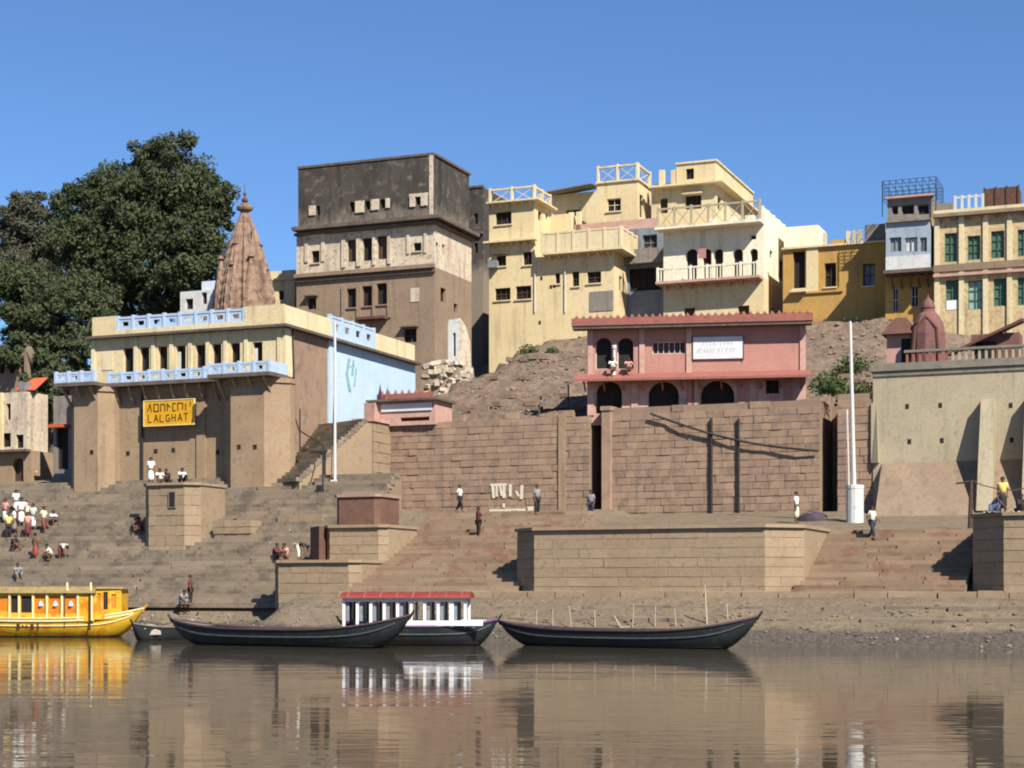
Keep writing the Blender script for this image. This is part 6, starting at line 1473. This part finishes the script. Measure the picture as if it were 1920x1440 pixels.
# ------------------------------------------------------------------ people
def skin(verts, edges, rad, name, root=0, sub=1):
    me = bpy.data.meshes.new(name); me.from_pydata(verts, edges, []); o = bpy.data.objects.new(name, me); col.objects.link(o)
    m = o.modifiers.new('s', 'SKIN'); m.use_smooth_shade = True
    for i, d in enumerate(me.skin_vertices[0].data):
        d.radius = (rad[i], rad[i]) if not isinstance(rad[i], tuple) else rad[i]; d.use_root = (i == root)
    sb = o.modifiers.new('b', 'SUBSURF'); sb.levels = sub; sb.render_levels = sub
    dg = bpy.context.evaluated_depsgraph_get(); out = bpy.data.meshes.new_from_object(o.evaluated_get(dg)); out.name = name
    bpy.data.objects.remove(o); bpy.data.meshes.remove(me)
    return out
POSE = {}
def pose(name):
    if name in POSE: return POSE[name]
    J = dict(pel=(0, 0, .92), chest=(0, 0, 1.24), neck=(0, .0, 1.43), head=(0, -.02, 1.55), crown=(0, -.015, 1.63),
             sL=(-.17, 0, 1.37), eL=(-.21, .03, 1.1), wL=(-.21, -.06, .86), sR=(.17, 0, 1.37), eR=(.21, .03, 1.1), wR=(.21, -.06, .86),
             hL=(-.09, 0, .88), kL=(-.1, -.02, .48), aL=(-.1, .03, .07), hR=(.09, 0, .88), kR=(.1, -.02, .48), aR=(.1, .03, .07))
    f = (0, -.17, -.05)
    if name == 'walk':
        J.update(kL=(-.1, -.16, .5), aL=(-.1, -.2, .08), kR=(.1, .06, .47), aR=(.1, .32, .13), eL=(-.2, .14, 1.13), wL=(-.2, .08, .88), eR=(.2, -.08, 1.12), wR=(.2, -.26, .95))
    elif name == 'sit':      # on the ground or a ledge, knees drawn up
        d = -.74
        for k in ('pel', 'chest', 'neck', 'head', 'crown', 'sL', 'sR', 'hL', 'hR'): J[k] = (J[k][0], J[k][1], J[k][2] + d)
        J.update(chest=(0, -.06, .49), neck=(0, -.12, .67), head=(0, -.17, .79), crown=(0, -.17, .87), sL=(-.17, -.1, .62), sR=(.17, -.1, .62), eL=(-.24, -.3, .45), wL=(-.14, -.5, .48), eR=(.24, -.3, .45), wR=(.14, -.5, .48),
                 kL=(-.16, -.46, .46), aL=(-.13, -.42, .07), kR=(.16, -.46, .46), aR=(.13, -.42, .07))
    elif name == 'squat':
        J.update(pel=(0, .05, .3), chest=(0, -.1, .58), neck=(0, -.2, .75), head=(0, -.27, .86), crown=(0, -.28, .94), sL=(-.17, -.17, .7), sR=(.17, -.17, .7), eL=(-.24, -.38, .5), wL=(-.1, -.55, .3), eR=(.24, -.38, .5), wR=(.1, -.55, .3),
                 hL=(-.1, .04, .3), hR=(.1, .04, .3), kL=(-.18, -.34, .47), aL=(-.13, -.12, .07), kR=(.18, -.34, .47), aR=(.13, -.12, .07))
    elif name == 'bend':
        J.update(pel=(0, .12, .86), chest=(0, -.17, .93), neck=(0, -.37, .86), head=(0, -.47, .78), crown=(0, -.54, .74), sL=(-.17, -.3, .88), sR=(.17, -.3, .88), eL=(-.2, -.36, .6), wL=(-.16, -.42, .34), eR=(.2, -.36, .6), wR=(.16, -.42, .34),
                 hL=(-.09, .12, .82), hR=(.09, .12, .82), kL=(-.11, .0, .46), kR=(.11, .0, .46))
    elif name == 'reach':
        J.update(eR=(.3, -.1, 1.52), wR=(.3, -.2, 1.74), eL=(-.25, -.16, 1.2), wL=(-.14, -.36, 1.28))
    V_ = []; E_ = []; R_ = []; ix = {}
    def add(k, p, r, par=None):
        ix[k] = len(V_); V_.append(p); R_.append(r)
        if par is not None: E_.append((ix[par], ix[k]))
    add('pel', J['pel'], .115); add('chest', J['chest'], (.145, .105), 'pel'); add('neck', J['neck'], .052, 'chest')
    hd_, cr = Vector(J['head']), Vector(J['crown']); ax = (cr - hd_).normalized(); fw = Vector((0, -1, 0)); fw = (fw - ax * fw.dot(ax)).normalized()
    add('chin', tuple(hd_ - ax * .06 + fw * .02), .068, 'neck'); add('head', J['head'], .092, 'chin'); add('crown', J['crown'], .075, 'head')
    for s_, sg in (('L', -1), ('R', 1)):
        add('s' + s_, J['s' + s_], .062, 'chest'); add('e' + s_, J['e' + s_], .042, 's' + s_); add('w' + s_, J['w' + s_], .03, 'e' + s_)
        w_ = Vector(J['w' + s_]); d = (w_ - Vector(J['e' + s_])).normalized(); sd = Vector((1, 0, 0)); sd = (sd - d * sd.dot(d)).normalized(); pn_ = d.cross(sd)
        add('p' + s_, tuple(w_ + d * .075), .03, 'w' + s_)
        for q, (o_, l_) in enumerate(((-.028, .07), (-.01, .085), (.01, .08), (.028, .062))):
            add(f'f{s_}{q}', tuple(w_ + d * .115 + sd * o_), .0095, 'p' + s_); add(f'g{s_}{q}', tuple(w_ + d * (.115 + l_ * .8) + sd * o_ * 1.2 - fw * -.018), .0075, f'f{s_}{q}')
        add('t' + s_, tuple(w_ + d * .06 + sd * (-sg * .045)), .01, 'p' + s_); add('u' + s_, tuple(w_ + d * .1 + sd * (-sg * .06)), .008, 't' + s_)
        add('h' + s_, J['h' + s_], .095, 'pel'); add('k' + s_, J['k' + s_], .062, 'h' + s_); add('a' + s_, J['a' + s_], .042, 'k' + s_)
        an = Vector(J['a' + s_]); add('y' + s_, (an.x, an.y - .1, .045), .04, 'a' + s_); add('z' + s_, (an.x, an.y - .18, .032), .03, 'y' + s_)
    body = skin(V_, E_, R_, 'person')
    # nose, ears as part of the body mesh
    bm = bmesh.new(); bm.from_mesh(body)
    def blob(c, r):
        g = bmesh.ops.create_icosphere(bm, subdivisions=1, radius=1); 
        for v_ in g['verts']: v_.co = Vector((v_.co.x * r[0], v_.co.y * r[1], v_.co.z * r[2])) + c
    blob(hd_ + fw * .1 - ax * .01, (.014, .02, .022)); blob(hd_ + Vector((.088, 0, 0)), (.012, .02, .03)); blob(hd_ - Vector((.088, 0, 0)), (.012, .02, .03))
    bm.to_mesh(body); bm.free()
    sh = skin([J['pel'], J['chest'], tuple(Vector(J['neck']) - Vector((0, 0, .05))), J['sL'], tuple((Vector(J['sL']) + Vector(J['eL'])) / 2 + (Vector(J['eL']) - Vector(J['sL'])) * .35), J['sR'], tuple((Vector(J['sR']) + Vector(J['eR'])) / 2 + (Vector(J['eR']) - Vector(J['sR'])) * .35)],
              [(0, 1), (1, 2), (1, 3), (3, 4), (1, 5), (5, 6)], [(.165, .14), (.175, .135), .075, .083, .068, .083, .068], 'shirt')
    def down(h, k, t_): return tuple(Vector(J[h]) + (Vector(J[k]) - Vector(J[h])) * t_)
    tr = skin([J['pel'], J['hL'], J['kL'], down('kL', 'aL', .82), J['hR'], J['kR'], down('kR', 'aR', .82)], [(0, 1), (1, 2), (2, 3), (0, 4), (4, 5), (5, 6)], [.15, .125, .09, .075, .125, .09, .075], 'trousers')
    # wrapped lower cloth: one tube round both legs
    kc = (Vector(J['kL']) + Vector(J['kR'])) / 2; ac = (Vector(J['aL']) + Vector(J['aR'])) / 2; lo_ = kc + (ac - kc) * .6
    lg = skin([J['pel'], tuple(kc), tuple(lo_)], [(0, 1), (1, 2)], [(.185, .155), (.21, .15), (.2, .15)], 'wrap')
    bm = bmesh.new(); g = bmesh.ops.create_uvsphere(bm, u_segments=12, v_segments=8, radius=1)
    for v_ in list(bm.verts):
        if v_.co.z < -.25: v_.co.z = -.25
        q = v_.co; v_.co = hd_ + ax * (.035 + q.z * .1) + fw * (-.022 + q.y * -.106) + fw.cross(ax) * (q.x * .104)
    hair = bpy.data.meshes.new('hair'); bm.to_mesh(hair); bm.free()
    for m_ in (sh, tr, lg, hair): m_.polygons.foreach_set('use_smooth', [True] * len(m_.polygons))
    POSE[name] = (body, sh, tr, lg, hair); return POSE[name]
CL = {}
def cloth(c):
    if c not in CL: CL[c] = plain('cloth_%d' % len(CL), c, .85, .12, 6)
    return CL[c]
SKIN = plain('skin', (.17, .085, .05), .6, .1, 8); HAIR = plain('black_hair', (.012, .01, .009), .6, .2)
WHITE, CREAMC, DARK, REDC, MAROON, GREY, BLUEC, YEL, PINKC, GREENW, NAVY = (.78, .77, .74), (.72, .66, .5), (.03, .026, .026), (.34, .06, .05), (.16, .035, .04), (.26, .25, .25), (.10, .13, .22), (.72, .55, .16), (.6, .3, .27), (.52, .62, .54), (.04, .045, .07)
def person(px, py, ps, top, low, label, wrap=False, face=0.0, at=None, sc=1.0, group=None):
    u, v, z = at if at else hit(px, py)
    body, sh, tr, lg, hair = pose(ps)
    x, y = G.w(u, v)
    o = bpy.data.objects.new('person', body); col.objects.link(o); o.location = (x, y, z); o.rotation_euler = (0, 0, R(face)); o.scale = (sc, sc, sc); tag(o, label, 'person', group)
    def add(nm, me, mat):
        if not me.materials: me.materials.append(None)
        c = bpy.data.objects.new(nm, me); col.objects.link(c); c.parent = o; c.material_slots[0].link = 'OBJECT'; c.material_slots[0].material = mat
    if not body.materials: body.materials.append(SKIN)
    if top: add('shirt', sh, cloth(top))
    if low: add('lower_garment', lg if wrap else tr, cloth(low))
    add('hair', hair, HAIR)
    return o
def on(px, v, z): return (G.at(px, 900, v)[0], v, z)
bt = BLOCK_TOP
person(272, 908, 'stand', WHITE, WHITE, 'person in a long white shirt standing on the bathing pier', True, 10, on(283, 14.6, bt))
person(293, 908, 'sit', WHITE, CREAMC, 'person in white sitting on the bathing pier beside the standing one', True, 20, on(299, 14.0, bt))
person(310, 908, 'sit', DARK, DARK, 'person in dark clothes sitting between two people in white', False, -30, on(315, 14.4, bt))
person(337, 908, 'sit', WHITE, DARK, 'person in white shirt sitting at the end of the bathing pier', False, 30, on(340, 14.0, bt))
person(140, 898, 'stand', GREY, GREY, 'person in grey standing at the corner of the hall pier', True, 0)
person(290, 1003, 'sit', MAROON, MAROON, 'person in maroon sitting at the foot of the bathing pier', True, 30)
person(264, 1002, 'squat', REDC, PINKC, 'person in red and pink crouching at the foot of the bathing pier', True, -20)
person(437, 1003, 'sit', CREAMC, GREY, 'person in cream shirt sitting on the short stone ledge', True, 60)
person(40, 990, 'stand', WHITE, WHITE, 'person in flowing white robes among the bathers', True, 20, sc=1.12)
person(62, 998, 'stand', GREENW, WHITE, 'person in pale green shawl and white cloth among the bathers', True, -20, sc=1.05)
person(82, 1002, 'walk', CREAMC, MAROON, 'person in cream shirt and maroon wrap stepping down to the water', True, 60)
person(66, 1052, 'stand', None, REDC, 'bare chested person in a red wrap standing near the yellow boat', True, 150)
person(115, 1050, 'bend', WHITE, MAROON, 'person in white top bending down over washing', True, 60)
person(16, 1012, 'stand', YEL, DARK, 'person in yellow shirt and dark trousers by the bathers', False, 20)
person(32, 1085, 'sit', GREY, GREY, 'person in grey sitting above the yellow boat roof', False, 30)
person(26, 1003, 'walk', WHITE, GREY, 'person in white shirt and grey cloth walking behind the bathers', True, 120)
person(52, 1012, 'stand', PINKC, MAROON, 'person in pink top and maroon skirt among the bathers', True, 0)
person(98, 985, 'sit', WHITE, BLUEC, 'person in white and blue sitting on the broad steps', True, 40)
person(10, 985, 'stand', PINKC, WHITE, 'person in dusty pink shirt and white cloth at the back of the bathers', True, -30)
person(30, 968, 'stand', WHITE, WHITE, 'person in white higher up the broad steps', True, 30)
person(50, 972, 'bend', WHITE, CREAMC, 'person in white stooping on the broad steps above the bathers', True, -60)
person(24, 1035, 'squat', DARK, MAROON, 'person in black and maroon crouching near the water below the bathers', True, 60)
person(96, 1052, 'squat', CREAMC, CREAMC, 'person in cream crouching beside the washing', True, -60)
person(48, 898, 'squat', WHITE, WHITE, 'person in white crouching by the arched door of the lane house', True, 10)
person(66, 900, 'sit', CREAMC, PINKC, 'person in cream sitting by the arched door of the lane house', True, -20)
person(357, 1136, 'stand', MAROON, DARK, 'person in dark red top standing on the landing behind the black boat', False, 90)
person(340, 1140, 'squat', GREY, GREY, 'person in grey crouching on the landing', False, 50)
person(515, 1049, 'sit', MAROON, DARK, 'person in dark maroon sitting at the edge of the low platform', False, 60, on(515, 6.8, 3.95))
person(535, 1049, 'sit', PINKC, DARK, 'person in dusty pink sitting on the low platform', True, -40, on(537, 7.2, 3.95))
person(563, 1050, 'bend', NAVY, CREAMC, 'person in navy shirt and pale trousers leaning over on the low platform', False, 70, on(562, 7.6, 3.95))
person(862, 961, 'walk', WHITE, DARK, 'person in white shirt and dark trousers walking along the wall', False, 70)
person(897, 1010, 'reach', MAROON, DARK, 'thin dark clothed person climbing the reddish steps', False, 110)
person(1007, 966, 'stand', GREY, DARK, 'person in grey shirt standing beside the white wall writing', False, 40)
person(1108, 974, 'stand', GREY, NAVY, 'person in loose grey top standing at the buttress foot', False, -30)
person(1493, 981, 'stand', WHITE, CREAMC, 'person in white shirt standing by the purple tarpaulin', True, 60)
person(1635, 1014, 'walk', CREAMC, NAVY, 'person in cream shirt and navy trousers striding past the white plinth', False, 40)
person(1880, 995, 'stand', YEL, DARK, 'person in yellow shirt and long dark skirt on the bastion', True, -20, on(1880, 7.4, 5.77))
person(1911, 995, 'sit', DARK, DARK, 'person in black sitting on the bastion beside the washing', False, 20, on(1911, 7.6, 5.77))
person(1795, 1000, 'squat', NAVY, BLUEC, 'person in blue crouching at the bastion corner', False, 70, (20.2, 7.4, 5.77))
up_v = K.w(0, 0)
def onK(px, d, z):
    a = FP.a(px); p = FP.p(a, z, d); x, y = K.w(p[0], p[1]); g = G.l(x, y); return (g[0], g[1], z)
person(1153, 690, 'sit', WHITE, WHITE, 'person in white sitting at the pink shrine doorway column', True, 0, onK(1150, -.5, zm + .2))
person(1180, 690, 'sit', PINKC, PINKC, 'person in pink sitting in the pink shrine doorway', True, 0, onK(1179, -.3, zm + .2))
